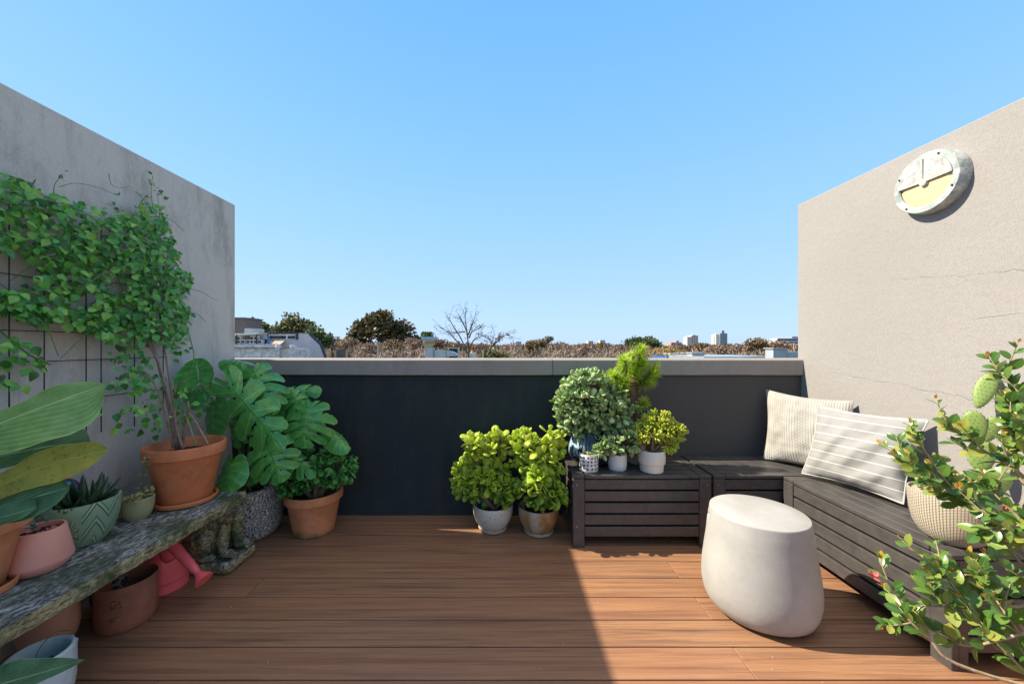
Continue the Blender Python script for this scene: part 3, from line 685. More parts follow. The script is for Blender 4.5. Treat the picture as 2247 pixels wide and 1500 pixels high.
def pedestal(yc, seed, hy=.11):
    """squat carved beast crouching under the slab: legs with toed paws, chest, maned head, tail"""
    mb = MB(); L_ = [((-.02, 0, .17), (.085, .085, .13)), ((-.02, 0, .315), (.11, .10, .035)), ((.06, .0, .265), (.055, .052, .05)), ((.112, .0, .245), (.030, .030, .020)), ((.105, .0, .275), (.022, .034, .012)),
        ((.118, .018, .262), (.010, .010, .010)), ((.118, -.018, .262), (.010, .010, .010)), ((.055, .056, .29), (.018, .012, .022)), ((.055, -.056, .29), (.018, .012, .022)), ((-.09, .04, .13), (.03, .03, .07))]
    for sy in (-1, 1):
        L_ += [((.075, .052*sy, .15), (.026, .024, .085)), ((.105, .054*sy, .080), (.040, .028, .020)), ((-.02, .078*sy, .13), (.055, .030, .06)), ((.01, .088*sy, .078), (.05, .022, .018))]
        for k in range(3): L_.append(((.140, .054*sy+(k-1)*.017, .074), (.011, .009, .012)))
    for k in range(13): a_ = PI*(k/12)*1.5-.4; L_.append(((.035+.012*math.cos(a_*3), .064*math.cos(a_), .245+.05*math.sin(a_)), (.018, .018, .018)))
    blob(mb, [(c_, r_) for c_, r_ in L_], (-1.535, yc, .005), 0, seed); mb.build('carved_beast', M['stone'], sb, sharp=None)
    mb = MB(); rough_box(mb, -1.74, -1.385, yc-hy, yc+hy, 0.001, .060, .012, .007, .026, seed); mb.build('plinth', M['stone'], sb, sharp=None)
    mb = MB()
    for i in range(5): z = .075+i*.045; mb.box(-1.655+.010*i, -1.570-.004*i, yc-.100, yc-.05, z, z+.041, .006)
    mb.build('carved_wing_detail', simple('brown_stone_%d' % seed, (.15, .085, .055), .9, .35, 20, .8, 60), sb, smooth=False)
pedestal(1.985, 3); pedestal(.83, 9, .2)

# ------------------------------------------------------------------ pots
def soil(t, c, r, z, name='soil'):
    mb = MB(); n = 18; V = []; F = []
    rings = 9; seg = 30
    for i in range(rings+1):
        for j in range(seg):
            a = 2*PI*j/seg; rr = r*i/rings; p = Vector((c[0]+rr*math.cos(a), c[1]+rr*math.sin(a), 0))
            V.append((p.x, p.y, c[2]+z+.006*mnoise.noise(p*60)+.004*mnoise.noise(p*150)))
    for i in range(rings):
        for j in range(seg): j2 = (j+1) % seg; F.append([i*seg+j, (i+1)*seg+j, (i+1)*seg+j2, i*seg+j2])
    mb.add(V, F); return mb.build(name, M['soil'], t, sharp=None)
def terra_profile(rb, rr, h, z0=0, lip=.2, th=.010):
    zl = z0+h*(1-lip); rl = rb+(rr-th*.9-rb)*(1-lip)
    return [(0, z0), (rb-.006, z0), (rb, z0+.006), (rl, zl-.004), (rl+.001, zl), (rr-.004, zl+.002), (rr-.001, zl+.006), (rr, z0+h-.006), (rr-.003, z0+h), (rr-th, z0+h), (rr-th-.003, z0+h-.006), (rl-th, zl-.03), (rl-th-.02, z0+h*.45), (0, z0+h*.45)]
def saucer_profile(r, h=.022, th=.008): return [(0, .001), (r*.86, .001), (r-.004, .006), (r, h*.7), (r, h), (r-th*.6, h+.002), (r-th, h), (r-th-.006, .008), (0, .006)]
def pot(name, label, cat, c, prof, mat, soilr=None, soilz=None, saucer=None, smat=None, fr=None, seg=64, group=None, sharp=35, pname='pot'):
    t = thing(name, label, cat, c, group); z0 = 0
    if saucer:
        mb = MB(); mb.lathe(saucer_profile(*saucer), c, 60); mb.build('saucer', smat or mat, t, sharp=35)
    mb = MB(); mb.lathe(prof, c, seg, fr); mb.build(pname, mat, t, sharp=sharp)
    if soilr: soil(t, c, soilr, soilz)
    return t
# leaf shapes -------------------------------------------------------
def leafT(ws, cols=5, fold=.25, curve=.25, tip=0):
    rows = len(ws); us = np.linspace(-1, 1, cols); V = []; A = []
    for i, wv in enumerate(ws):
        v = i/(rows-1)
        for u in us: V.append((u*wv, v, fold*abs(u)*wv-curve*v*v)); A.append((u, v, 0))
    F = [[i*cols+j, i*cols+j+1, (i+1)*cols+j+1, (i+1)*cols+j] for i in range(rows-1) for j in range(cols-1)]
    return np.array(V), F, np.array(A)
def fatT(prof, nu=6, thick=.28, curve=.1, cup=0.0):
    V = []; A = []; F = []; m = len(prof)
    for j, (y, r) in enumerate(prof):
        for i in range(nu):
            a = 2*PI*i/nu; V.append((r*math.cos(a), y, r*thick*math.sin(a)+curve*y*y+cup*abs(math.cos(a))*r)); A.append((math.cos(a), y, 0))
    for j in range(m-1):
        for i in range(nu): i2 = (i+1) % nu; F.append([j*nu+i, (j+1)*nu+i, (j+1)*nu+i2, j*nu+i2])
    F.append(list(range(nu))); F.append([(m-1)*nu+i for i in range(nu)][::-1])
    return np.array(V), F, np.array(A)
T_vine = leafT([.02, .30, .40, .39, .30, .16, .01], 5, .30, .30)
T_shrub = leafT([.03, .15, .25, .29, .28, .20, .02], 5, .22, .18)
T_jade = fatT([(0, .05), (.2, .12), (.45, .24), (.68, .32), (.86, .28), (.97, .13), (1.0, .03)], 7, .26, .12)
T_silver = fatT([(0, .12), (.25, .25), (.5, .36), (.75, .33), (.93, .18), (1.0, .04)], 6, .2, .15)
T_finger = fatT([(0, .07), (.3, .11), (.6, .125), (.88, .13), (1.0, .10)], 6, .9, .05)
T_needle = leafT([.028, .045, .042, .03, .004], 3, .5, .18)
T_sedum = fatT([(0, .1), (.3, .3), (.6, .36), (.85, .25), (1.0, .04)], 6, .25, .1)
def rosettes(tips, dirs, pairs, Ls, lo=25, hi=75, spacing=.22, twist=PI/2):
    pos = []; dd = []; uu = []; sc = []
    for p, d in zip(tips, dirs):
        d = unit(d); a = unit(np.cross(d, [.3, .7, .1]+rng.normal(0, .2, 3))); b = np.cross(d, a); t0 = rng.random()*PI
        k = pairs+int(rng.integers(-1, 2)); L = Ls*rng.uniform(.8, 1.15)
        for i in range(k):
            f = i/max(1, k-1); ang = math.radians(hi+(lo-hi)*f+rng.normal(0, 7)); t = t0+i*twist+rng.normal(0, .15)
            l = L*(.95-.45*f**2)
            for s_ in (0, PI):
                r = math.cos(t+s_)*a+math.sin(t+s_)*b; q = unit(r*math.sin(ang)+d*math.cos(ang))
                pos.append(p-d*Ls*spacing*(k-1-i)); dd.append(q); uu.append(unit(d-q*np.dot(d, q))+rng.normal(0, .12, 3)); sc.append(l*rng.uniform(.9, 1.1))
    return np.array(pos), np.array(dd), np.array(uu), np.array(sc)
def sample_crown(ells, n, rmin=.72, flat=.0):
    vol = np.array([np.prod(e[1])**(2/3) for e in ells]); pr = vol/vol.sum(); tips = []; dirs = []
    while len(tips) < n:
        e = ells[rng.choice(len(ells), p=pr)]; v = unit(rng.normal(0, 1, 3)); r = rng.uniform(rmin, 1.0); c = np.array(e[0]); rad = np.array(e[1])
        p = c+v*rad*r
        if any(np.sum(((p-np.array(q[0]))/np.array(q[1]))**2) < .42 for q in ells): continue
        if tips and min(np.linalg.norm(p-t) for t in tips[-60:]) < .4*min(rad)*(8/n)**.5: continue
        tips.append(p); dirs.append(unit(v/rad*min(rad)+np.array([0, 0, .35])+rng.normal(0, .2, 3)))
    return np.array(tips), np.array(dirs)
def succulent(t, base, ells, n, T, Lf, mat, pairs=4, stem=.016, nst=4, lo=25, hi=75, rmin=.7, smat='stem', twist=PI/2, hg=None, spacing=.22):
    tips, dirs = sample_crown(ells, n, rmin); base = np.array(base)
    mb = MB(); mains = []
    for i in range(nst):
        e = ells[i % len(ells)]; c = np.array(e[0])+rng.normal(0, .25, 3)*np.array(e[1]); b0 = base+np.array([*rng.normal(0, stem*1.3, 2), -.01])
        pts = spline([b0, b0*.55+c*.45+rng.normal(0, .012, 3)-np.array([0, 0, .01]), c], 14); mains.append(pts); mb.tube(pts, np.linspace(stem, stem*.45, 14), 8)
    allp = np.concatenate([m[4:] for m in mains])
    for p, d in zip(tips, dirs):
        dist = np.linalg.norm(allp-p, axis=1)+np.maximum(0, allp[:, 2]-p[2])*1.5; q = allp[np.argmin(dist)]
        q2 = p-d*np.linalg.norm(p-q)*.35
        mb.tube(spline([q, q2, p], 7), np.linspace(stem*.38, stem*.2, 7), 5)
    mb.build('stem', M[smat], t, sharp=None)
    mb = MB(); pos, dd, uu, sc = rosettes(tips, dirs, pairs, Lf, lo, hi, spacing, twist)
    mb.inst(T, pos, dd, uu, sc, None if hg is None else np.clip((pos[:, 2]-hg[0])/(hg[1]-hg[0])+rng.normal(0, .16, len(pos)), 0, 1)); return mb.build('foliage', M[mat], t, sharp=None)

# ------------------------------------------------------------------ potted succulents along the parapet and on the bench
# jade in mossy terracotta pot on the deck
c = (-1.194, 2.345, 0); t = pot('potted_jade_plant', 'dark green jade plant in a mossy-footed terracotta pot beside the granite-look planter', 'potted plant', c,
    terra_profile(.118, .168, .255, 0, .22), M['terra2'], .150, .215)
succulent(t, (c[0], c[1], .21), [((-1.17, 2.30, .42), (.19, .13, .12)), ((-1.03, 2.28, .43), (.12, .10, .12)), ((-1.30, 2.29, .34), (.10, .09, .10)), ((-1.06, 2.3, .52), (.10, .08, .07))], 62, T_jade, .078, 'jade_d', 3, .015, 6, rmin=.5)
EGG = lambda r, h: [(0, 0), (r*.58, 0), (r*.66, .006), (r*.86, h*.3), (r*.98, h*.6), (r, h*.82), (r*.985, h*.97), (r*.96, h), (r*.92, h), (r*.90, h*.95), (r*.88, h*.75), (0, h*.72)]
jg = 'bright green jade plants by the parapet'
c = (-.067, 2.37, 0); t = pot('potted_jade_plant', 'bright jade plant in a cream speckled egg-shaped pot, farther from the bench', 'potted plant', c,
    [(r, z+.014) for r, z in EGG(.127, .148)], M['cream_speck'], .112, .125, (.093, .022), M['saucer'], group=jg)
succulent(t, (c[0], c[1], .13), [((-.11, 2.33, .32), (.18, .12, .13)), ((-.22, 2.33, .34), (.10, .10, .11)), ((-.11, 2.32, .48), (.14, .10, .13)), ((-.18, 2.33, .56), (.08, .08, .05)), ((.02, 2.30, .28), (.07, .08, .08)), ((-.03, 2.32, .58), (.06, .06, .05))], 112, T_jade, .080, 'jade', 3, .016, 5, rmin=.45, hg=(.12, .5))
c = (.22, 2.33, 0); t = pot('potted_jade_plant', 'bright jade plant in a brown and cream dripped pot right beside the bench', 'potted plant', c,
    [(r, z+.014) for r, z in EGG(.127, .152)], M['brown_glaze'], .112, .128, (.093, .022), M['saucer'], group=jg)
succulent(t, (c[0], c[1], .14), [((.22, 2.27, .30), (.14, .11, .10)), ((.21, 2.28, .46), (.15, .10, .13)), ((.12, 2.28, .56), (.10, .08, .08)), ((.27, 2.26, .57), (.12, .08, .08)), ((.31, 2.24, .29), (.05, .07, .08)), ((.20, 2.2, .38), (.07, .06, .08))], 112, T_jade, .080, 'jade', 3, .016, 5, rmin=.45, hg=(.12, .5))
BT = .415
# silver jade in navy drip pot
c = (.555, 2.36, BT); t = pot('potted_silver_jade', 'large round silver-green jade bush in a navy pot with pale blue drips, on the bench', 'potted plant', c,
    [(0, 0), (.075, 0), (.085, .004), (.125, .035), (.142, .075), (.140, .115), (.125, .16), (.108, .195), (.106, .205), (.100, .205), (.097, .19), (.09, .18), (0, .175)], M['drip'], .096, .18)
succulent(t, (c[0], c[1], BT+.18), [((.53, 2.33, .80), (.20, .15, .17)), ((.45, 2.33, .79), (.14, .12, .15)), ((.52, 2.33, .91), (.14, .12, .12)), ((.66, 2.33, .76), (.14, .13, .16)), ((.48, 2.34, .67), (.13, .10, .09)), ((.73, 2.36, .66), (.09, .10, .09))], 520, T_silver, .047, 'silver', 2, .016, 5, lo=22, hi=52, rmin=.6, spacing=.4)
# small silver jade in white pot with notched foot
c = (.692, 2.262, BT); t = pot('potted_small_silver_jade', 'small silver-green jade in plain white pot between black-marked and two-tier pots', 'potted plant', c,
    [(0, .004), (.046, .004), (.050, .0), (.053, .004), (.056, .03), (.056, .093), (.0545, .096), (.051, .096), (.050, .085), (0, .082)], M['white_gl'], .05, .084)
succulent(t, (c[0], c[1], BT+.085), [((.70, 2.22, .585), (.13, .09, .065)), ((.74, 2.23, .64), (.08, .07, .06)), ((.60, 2.21, .56), (.06, .06, .05))], 150, T_silver, .038, 'silver', 2, .007, 4, lo=22, hi=52, rmin=.5, spacing=.4)
# little cactus in pot with black marks
c = (.512, 2.236, BT); t = pot('potted_dwarf_cactus', 'flat pale green cactus mound in a small white pot with rows of black marks', 'potted plant', c,
    [(0, 0), (.048, 0), (.0535, .004), (.056, .015), (.0565, .10), (.0552, .104), (.052, .104), (.051, .098), (0, .096)], M['dots'], .05, .097)
mb = MB()
for i in range(46):
    a = rng.random()*2*PI; r = .044*math.sqrt(rng.random()); mb.sphere((c[0]+r*math.cos(a), c[1]+r*math.sin(a), BT+.098+.010*(1-r/.05)), (.008, .008, .009), 8, 6)
mb.sphere((c[0], c[1], BT+.106), (.016, .014, .012), 12, 8)
mb.build('cactus_mound', M['sedum'], t, sharp=None)
# finger jade in two-tier pot
c = (.885, 2.225, BT); t = pot('potted_finger_jade', 'lime green finger jade with thick forked trunk in a cream two-tier pot', 'potted plant', c,
    [(0, 0), (.060, 0), (.066, .004), (.0695, .045), (.070, .048), (.0765, .052), (.0785, .058), (.0785, .126), (.077, .130), (.073, .130), (.072, .12), (0, .11)], M['cream_gl'], .072, .112)
succulent(t, (c[0], c[1], BT+.115), [((.86, 2.20, .655), (.10, .08, .045)), ((.97, 2.22, .66), (.10, .08, .045)), ((.93, 2.24, .71), (.10, .08, .045)), ((1.03, 2.22, .645), (.055, .05, .035)), ((.82, 2.20, .64), (.05, .05, .035)), ((.97, 2.2, .575), (.05, .05, .03))], 120, T_finger, .046, 'gollum', 5, .012, 6, lo=8, hi=48, rmin=.6, spacing=.1, twist=1.3)
# needle-leaved tree succulent in ribbed pot behind
c = (.86, 2.40, BT); ribs = lambda a, z: 1+.02*math.cos(34*a)
t = pot('potted_needle_plant', 'tall plant with needle-leaved heads on a shaggy brown trunk in a ribbed pot', 'potted plant', c,
    [(0, 0), (.066, 0), (.072, .004), (.082, .05), (.084, .13), (.080, .17), (.075, .17), (.073, .16), (0, .15)], M['ribbed'], .074, .15, fr=ribs, seg=170)
mb = MB(); main = spline([(.86, 2.40, BT+.14), (.85, 2.40, .70), (.81, 2.385, .80), (.83, 2.38, .90), (.85, 2.375, 1.0)], 26)
mb.tube(main[:12], .012, 8); 
heads = []
for hx, hy, dd_, L_, k_ in ((1406, 770, (.1, -.1, 1), .062, 120), (1370, 794, (-.35, -.3, .9), .065, 120), (1404, 800, (.05, -.6, .8), .068, 140), (1430, 822, (.65, -.4, .6), .065, 120), (1349, 824, (-.6, -.3, .75), .06, 100), (1326, 832, (-.6, -.2, .8), .052, 70),
                          (1368, 838, (-.2, -.6, .75), .06, 100), (1421, 838, (.7, -.5, .2), .06, 100), (1392, 818, (0, -.8, .6), .062, 110), (1366, 862, (-.2, -.7, .6), .05, 70), (1343, 850, (-.6, -.5, .6), .05, 60), (1412, 884, (.1, -.7, .7), .056, 60), (1437, 806, (.8, -.1, .6), .055, 70), (1385, 780, (-.2, -.1, 1), .055, 80)):
    heads.append((P(hx, hy, 2.345+rng.normal(0, .015)), dd_, L_, k_))
heads.append(((.935, 2.34, .62), (.2, -.5, .9), .03, 20))
for h, d, L, k in heads[:-1]:
    h = np.array(h); q = main[14+int(rng.integers(0, 8))] if h[2] > .9 else main[8+int(rng.integers(0, 6))]; mb.tube(spline([q, (q+h)/2+rng.normal(0, .01, 3), h-unit(d)*.02], 8), np.linspace(.009, .006, 8), 6)
mb.build('stem', M['bark'], t, sharp=None)
mb = MB(); mb.tube(main[8:24], np.concatenate([np.linspace(.016, .034, 8), np.linspace(.036, .03, 8)]), 12)
pos = main[8+rng.integers(0, 16, 260)]+rng.normal(0, .014, (260, 3)); mb.inst(T_needle, pos, rng.normal(0, .5, (260, 3))+[0, -.3, -.9], rng.normal(0, 1, (260, 3)), .05)
mb.build('dead_leaf_skirt', M['shaggy'], t, sharp=None)
mb = MB()
for h, d, L, k in heads:
    k = int(k*1.5); L = L*1.1; d = unit(d); h = np.array(h); f = np.sqrt(rng.random(k)); ax = h-d*(.075*(1-f))[:, None] if L > .04 else h-d*(.03*(1-f))[:, None]
    a = unit(np.cross(d, rng.normal(0, 1, 3))); b = np.cross(d, a); ph = rng.random(k)*2*PI; an = np.radians(90-70*f**1.6+rng.normal(0, 8, k))
    dr = (np.cos(ph)[:, None]*a+np.sin(ph)[:, None]*b)*np.sin(an)[:, None]+d*np.cos(an)[:, None]
    mb.inst(T_needle, ax, dr, np.repeat(d[None], k, 0), L*rng.uniform(.75, 1.1, k))
mb.build('needle_foliage', M['needle'], t, sharp=None)
# woven bowl with sedum and prickly pear at the near end of the wall bench
c = (1.722, 1.43, BT); t = pot('potted_trailing_succulent', 'pale-edged trailing succulent in a wide cream woven-pattern bowl on the wall bench', 'potted plant', c,
    [(0, 0), (.058, 0), (.066, .003), (.086, .022), (.103, .055), (.113, .10), (.1175, .15), (.118, .180), (.1165, .185), (.113, .185), (.111, .175), (0, .165)], M['woven_c'], .11, .168)
succulent(t, (c[0], c[1], BT+.168), [((1.72, 1.42, .62), (.11, .10, .05)), ((1.66, 1.40, .63), (.06, .06, .045)), ((1.78, 1.44, .63), (.06, .07, .05))], 90, T_sedum, .026, 'sedum', 4, .005, 5, lo=10, hi=70, rmin=.3)
cc = (1.90, 1.47, BT); t = thing('prickly_pear', 'prickly pear cactus with oval pads standing against the sunlit wall behind the woven bowl', 'cactus', cc)
mb = MB(); mb.lathe(terra_profile(.05, .072, .12), cc, 40); mb.build('pot', M['terra'], t)
soil(t, cc, .06, .10)
mb0 = MB(); mb1 = MB()
def pad(ctr, up, nrm, hl, hw):
    up = unit(up); nrm = unit(np.array(nrm)-up*np.dot(nrm, up)); x = np.cross(up, nrm); V = []; F = []; nu, nv = 22, 12
    ctr = np.array(ctr)
    for j in range(nv+1):
        b = PI*j/nv
        for i in range(nu):
            a = 2*PI*i/nu; yy = math.cos(a); xx = math.sin(a)*(1+.22*yy)*.95; r = math.sin(b)
            V.append(ctr+up*hl*yy*r**.8+x*hw*xx*r**.8+nrm*.011*math.cos(b))
    for j in range(nv):
        for i in range(nu): i2 = (i+1) % nu; F.append([j*nu+i, (j+1)*nu+i, (j+1)*nu+i2, j*nu+i2])
    mb0 = MB(); mb0.add(V, F); mb0.build('pad', M['cactus'], t, sharp=None)
    for i in range(-2, 3):
        for j in range(-4, 5):
            u_, v_ = (i+.5*(j % 2))/2.6, j/4.4
            if u_*u_+v_*v_ < .92:
                rr = math.sqrt(max(0, 1-u_*u_-v_*v_)); p = ctr+up*hl*v_+x*hw*u_*(1+.2*v_)+nrm*(.011*rr**.6+.001); mb1.sphere(p, .0013, 5, 4)
    for i in range(20):
        a = 2*PI*i/20; p = ctr+up*hl*math.cos(a)*1.01+x*hw*math.sin(a)*(1+.22*math.cos(a))*.96; mb1.sphere(p, .0018, 5, 4)
pad((1.90, 1.475, .60), (.0, .05, 1), (-.5, -1, .1), .075, .05); pad((1.925, 1.50, .715), (.1, .1, 1), (-.6, -1, .1), .062, .042); pad((1.93, 1.52, .835), (-.15, .1, 1), (-.75, -.8, .1), .062, .034)
pad((1.985, 1.535, .975), (.35, -.05, 1), (-.6, -.8, .1), .074, .031); pad((1.965, 1.50, .825), (.25, -.1, 1), (-.5, -.9, .1), .052, .027); pad((1.90, 1.44, .63), (.25, -.1, .6), (-.3, -1, .2), .06, .045)
mb1.build('prickles', M['spine'], t, sharp=None)

# ------------------------------------------------------------------ left side: plants on the stone bench
SZT = SZ
c = (-1.574, 1.843, SZT); tv = pot('potted_climbing_vine', 'terracotta pot on the stone bench with a green vine climbing over the shaded wall', 'potted plant', c,
    terra_profile(.105, .163, .275, .012, .2, .011), M['terra'], .146, .235, (.128, .024), M['terra3'])
AW = 1519.4
def wallp(px, py, off): d = (abs(XL)-off)*FL/(CX-px); return P(px, py, d)
def inpoly(px, py, poly):
    c_ = False; j = len(poly)-1
    for i in range(len(poly)):
        xi, yi = poly[i]; xj, yj = poly[j]
        if (yi > py) != (yj > py) and px < (xj-xi)*(py-yi)/(yj-yi)+xi: c_ = not c_
        j = i
    return c_
main_poly = [(-60, 360), (0, 375), (60, 392), (100, 425), (150, 430), (200, 452), (250, 470), (292, 462), (318, 440), (348, 455), (372, 490), (388, 545), (392, 590), (425, 605), (402, 655), (420, 690), (398, 735), (372, 760), (330, 745), (290, 735), (262, 745), (225, 735), (180, 725), (140, 705), (100, 715), (60, 700), (20, 690), (-60, 700)]
holes = [[(-60, 548), (60, 552), (78, 590), (60, 632), (-60, 625)], [(238, 600), (275, 600), (282, 630), (262, 650), (240, 635)], [(120, 660), (200, 640), (230, 655), (180, 672)]]
def scatter(poly, n, omin, omax, holes=(), wd=3.0):
    xs = [p[0] for p in poly]; ys = [p[1] for p in poly]; out = []
    dm = (abs(XL))*FL/(CX-max(xs))
    while len(out) < n:
        px = rng.uniform(min(xs), max(xs)); py = rng.uniform(min(ys), max(ys))
        if not inpoly(px, py, poly) or any(inpoly(px, py, h) for h in holes): continue
        d = abs(XL)*FL/(CX-px)
        if rng.random() > (d/dm)**wd: continue
        out.append(wallp(px, py, omin+(omax-omin)*rng.random()**1.2))
    return np.array(out)
pts = np.concatenate([scatter(main_poly, 2200, .015, .17, holes), scatter([(-60, 625), (60, 640), (90, 690), (60, 705), (-60, 700)], 40, .03, .12),
    scatter([(200, 730), (330, 745), (330, 800), (300, 800), (240, 790)], 34, .03, .16), scatter([(-40, 720), (60, 740), (100, 790), (60, 850), (-40, 850)], 60, .03, .16),
    scatter([(-40, 900), (90, 905), (130, 950), (60, 960), (-40, 955)], 34, .03, .1), scatter([(340, 730), (410, 720), (425, 770), (380, 790)], 26, .03, .12),
    scatter([(235, 800), (330, 800), (330, 860), (250, 870)], 40, .05, .2), scatter([(215, 900), (345, 880), (345, 945), (225, 945)], 22, .10, .2), scatter([(370, 850), (470, 855), (455, 905), (380, 940)], 38, .12, .3), scatter([(290, 810), (360, 820), (350, 960), (300, 930)], 36, .12, .28)])
n = len(pts); dirs = np.stack([rng.uniform(-.1, .8, n), rng.normal(0, .8, n), -.6+rng.normal(0, .45, n)], 1)
ups = np.stack([.75+rng.normal(0, .4, n), -.45+rng.normal(0, .5, n), .65+rng.normal(0, .45, n)], 1)
mb = MB(); mb.inst(T_vine, pts, dirs, ups, rng.uniform(.018, .040, n)); mb.build('foliage', M['vine'], tv, sharp=None)
mb = MB()
def vs(path, r0, r1, m=MB, n=22): mb.tube(spline([P(*q) for q in path], n), np.linspace(r0, r1, n), 6)
vs([(388, 985, 1.85), (372, 900, 1.85), (348, 800, 1.87), (318, 690, 1.88)], .0075, .0055); vs([(398, 985, 1.84), (378, 900, 1.84), (345, 790, 1.86), (290, 700, 1.88)], .0065, .004)
vs([(380, 982, 1.83), (360, 900, 1.82), (338, 840, 1.80), (300, 815, 1.80), (262, 800, 1.82)], .005, .003); vs([(402, 985, 1.83), (385, 930, 1.83), (384, 860, 1.83), (392, 842, 1.82), (404, 838, 1.8)], .006, .003)
vs([(400, 985, 1.87), (405, 930, 1.87), (414, 900, 1.86), (412, 880, 1.86)], .006, .004); vs([(395, 985, 1.87), (360, 760, 1.9), (330, 640, 1.9), (300, 560, 1.9)], .005, .003)
mb.build('woody_stems', M['vinestem'], tv, sharp=None)
mb = MB()
vs([(430, 978, 1.84), (418, 940, 1.85), (406, 908, 1.87)], .0045, .004); mb.build('bamboo_cane', M['cane'], tv, sharp=None); mb = MB()
vs([(457, 975, 1.84), (435, 935, 1.86), (414, 903, 1.88)], .0045, .004); mb.build('bamboo_cane', M['cane'], tv, sharp=None)
mb = MB()
vs([(400, 860, 1.85), (425, 790, 1.92), (418, 745, 1.98), (405, 700, 2.02)], .003, .002); vs([(-30, 700, 1.3), (60, 775, 1.42), (110, 800, 1.5)], .003, .002)
vs([(262, 800, 1.82), (225, 745, 1.76), (200, 690, 1.72), (150, 640, 1.64)], .0032, .002); vs([(-20, 375, 1.33), (60, 400, 1.40), (110, 440, 1.48), (180, 480, 1.6)], .0025, .0015)
vs([(250, 500, 1.72), (256, 560, 1.75), (262, 620, 1.77), (300, 680, 1.83)], .0025, .0018); vs([(265, 690, 1.78), (285, 640, 1.80), (280, 605, 1.8)], .003, .002)
vs([(118, 430, 1.5), (120, 405, 1.5), (138, 382, 1.52)], .0018, .001); vs([(238, 380, 1.7), (245, 405, 1.71), (265, 412, 1.73), (285, 408, 1.77)], .0014, .0008)
vs([(130, 410, 1.5), (165, 402, 1.56), (210, 410, 1.63), (255, 428, 1.72)], .0014, .0008); vs([(340, 470, 1.95), (332, 430, 1.93), (335, 385, 1.93)], .0018, .0008); vs([(350, 470, 1.97), (345, 420, 1.96)], .0014, .0008)
vs([(335, 470, 1.95), (310, 430, 1.9), (290, 415, 1.87), (287, 398, 1.86)], .0016, .0008)
for i in range(46):
    p = pts[rng.integers(0, 1200)]; q = p+np.array([rng.normal(0, .03), rng.normal(0, .14), rng.normal(-.02, .09)]); q[0] = max(q[0], XL+.012); m_ = (p+q)/2+np.array([.02, 0, .03]); mb.tube(spline([p, m_, q], 8), np.linspace(.0022, .0012, 8), 5)
mb.build('green_shoots', M['greenstem'], tv, sharp=None)
sh = np.array([P(*q) for q in [(138, 380, 1.52), (335, 385, 1.93), (345, 420, 1.96), (330, 400, 1.93), (338, 410, 1.93), (310, 432, 1.9), (300, 425, 1.9), (255, 428, 1.72), (318, 428, 1.92), (350, 432, 1.97), (270, 465, 1.8), (262, 455, 1.78)]])
mb = MB(); mb.inst(T_vine, np.repeat(sh, 3, 0)+rng.normal(0, .008, (36, 3)), rng.normal(0, 1, (36, 3))+[0, 0, .5], rng.normal(0, 1, (36, 3)), rng.uniform(.012, .024, 36)); mb.build('young_leaves', M['vine'], tv, sharp=None)

# wire trellis panels on the wall
def trellis(label, xs, y0, y1, rows):
    q = [wallp(x, 800, .02) for x in xs]; t = thing('wire_trellis', label, 'trellis', (XL+.02, q[0][1], .6), 'wire trellis panels on the shaded wall'); mb = MB()
    ztop = 1.72
    for i, x in enumerate(xs): p = wallp(x, y1[i], .022); mb.tube([(p[0], p[1], p[2]), (p[0], p[1], ztop)], .0022, 6)
    for (z) in rows: mb.tube([(XL+.017, q[0][1]-.03, z), (XL+.017, q[-1][1]+.03, z)], .0019, 6)
    mb.build('wires', M['wire'], t, sharp=None)
trellis('black wire trellis panel under the vine, farther from the camera', [222, 295, 358], 0, [948, 935, 900], [1.64, 1.46, 1.27, 1.10, .93])
trellis('black wire trellis panel under the vine, nearer to the camera', [20, 97, 189], 0, [960, 965, 955], [1.66, 1.43, 1.22, 1.10])

# small olive woven pot with variegated sprig
c = (-1.63, 1.655, SZT); t = pot('potted_variegated_sprig', 'small upright variegated sprig in a pale olive woven-pattern pot on the stone bench', 'potted plant', c,
    [(0, 0), (.036, 0), (.041, .004), (.052, .03), (.058, .06), (.059, .092), (.057, .095), (.054, .095), (.053, .088), (0, .08)], M['woven_y'], .052, .082)
mb = MB(); st = spline([(c[0], c[1], SZT+.08), (c[0]+.005, c[1]+.01, SZT+.13), P(322, 1005, 1.66)], 12); mb.tube(st, .002, 5); mb.build('stem', M['greenstem'], t)
tips = np.array([st[i] for i in (2, 4, 6, 8, 10, 11)]); mb = MB(); pos, dd, uu, sc = rosettes(tips, [(0, 0, 1)]*6, 2, .026, 50, 85)
mb.inst(T_sedum, pos, dd, uu, sc, rng.random(len(pos))*.6)
tips = np.array([c]*9)+np.stack([rng.normal(.01, .018, 9), rng.normal(0, .018, 9), rng.uniform(.09, .115, 9)], 1); pos, dd, uu, sc = rosettes(tips, rng.normal(0, .4, (9, 3))+[0, 0, 1], 3, .030, 30, 80); mb.inst(T_sedum, pos, dd, uu, sc, .6+rng.random(len(pos))*.4)
mb.build('foliage', M['variegated'], t, sharp=None)
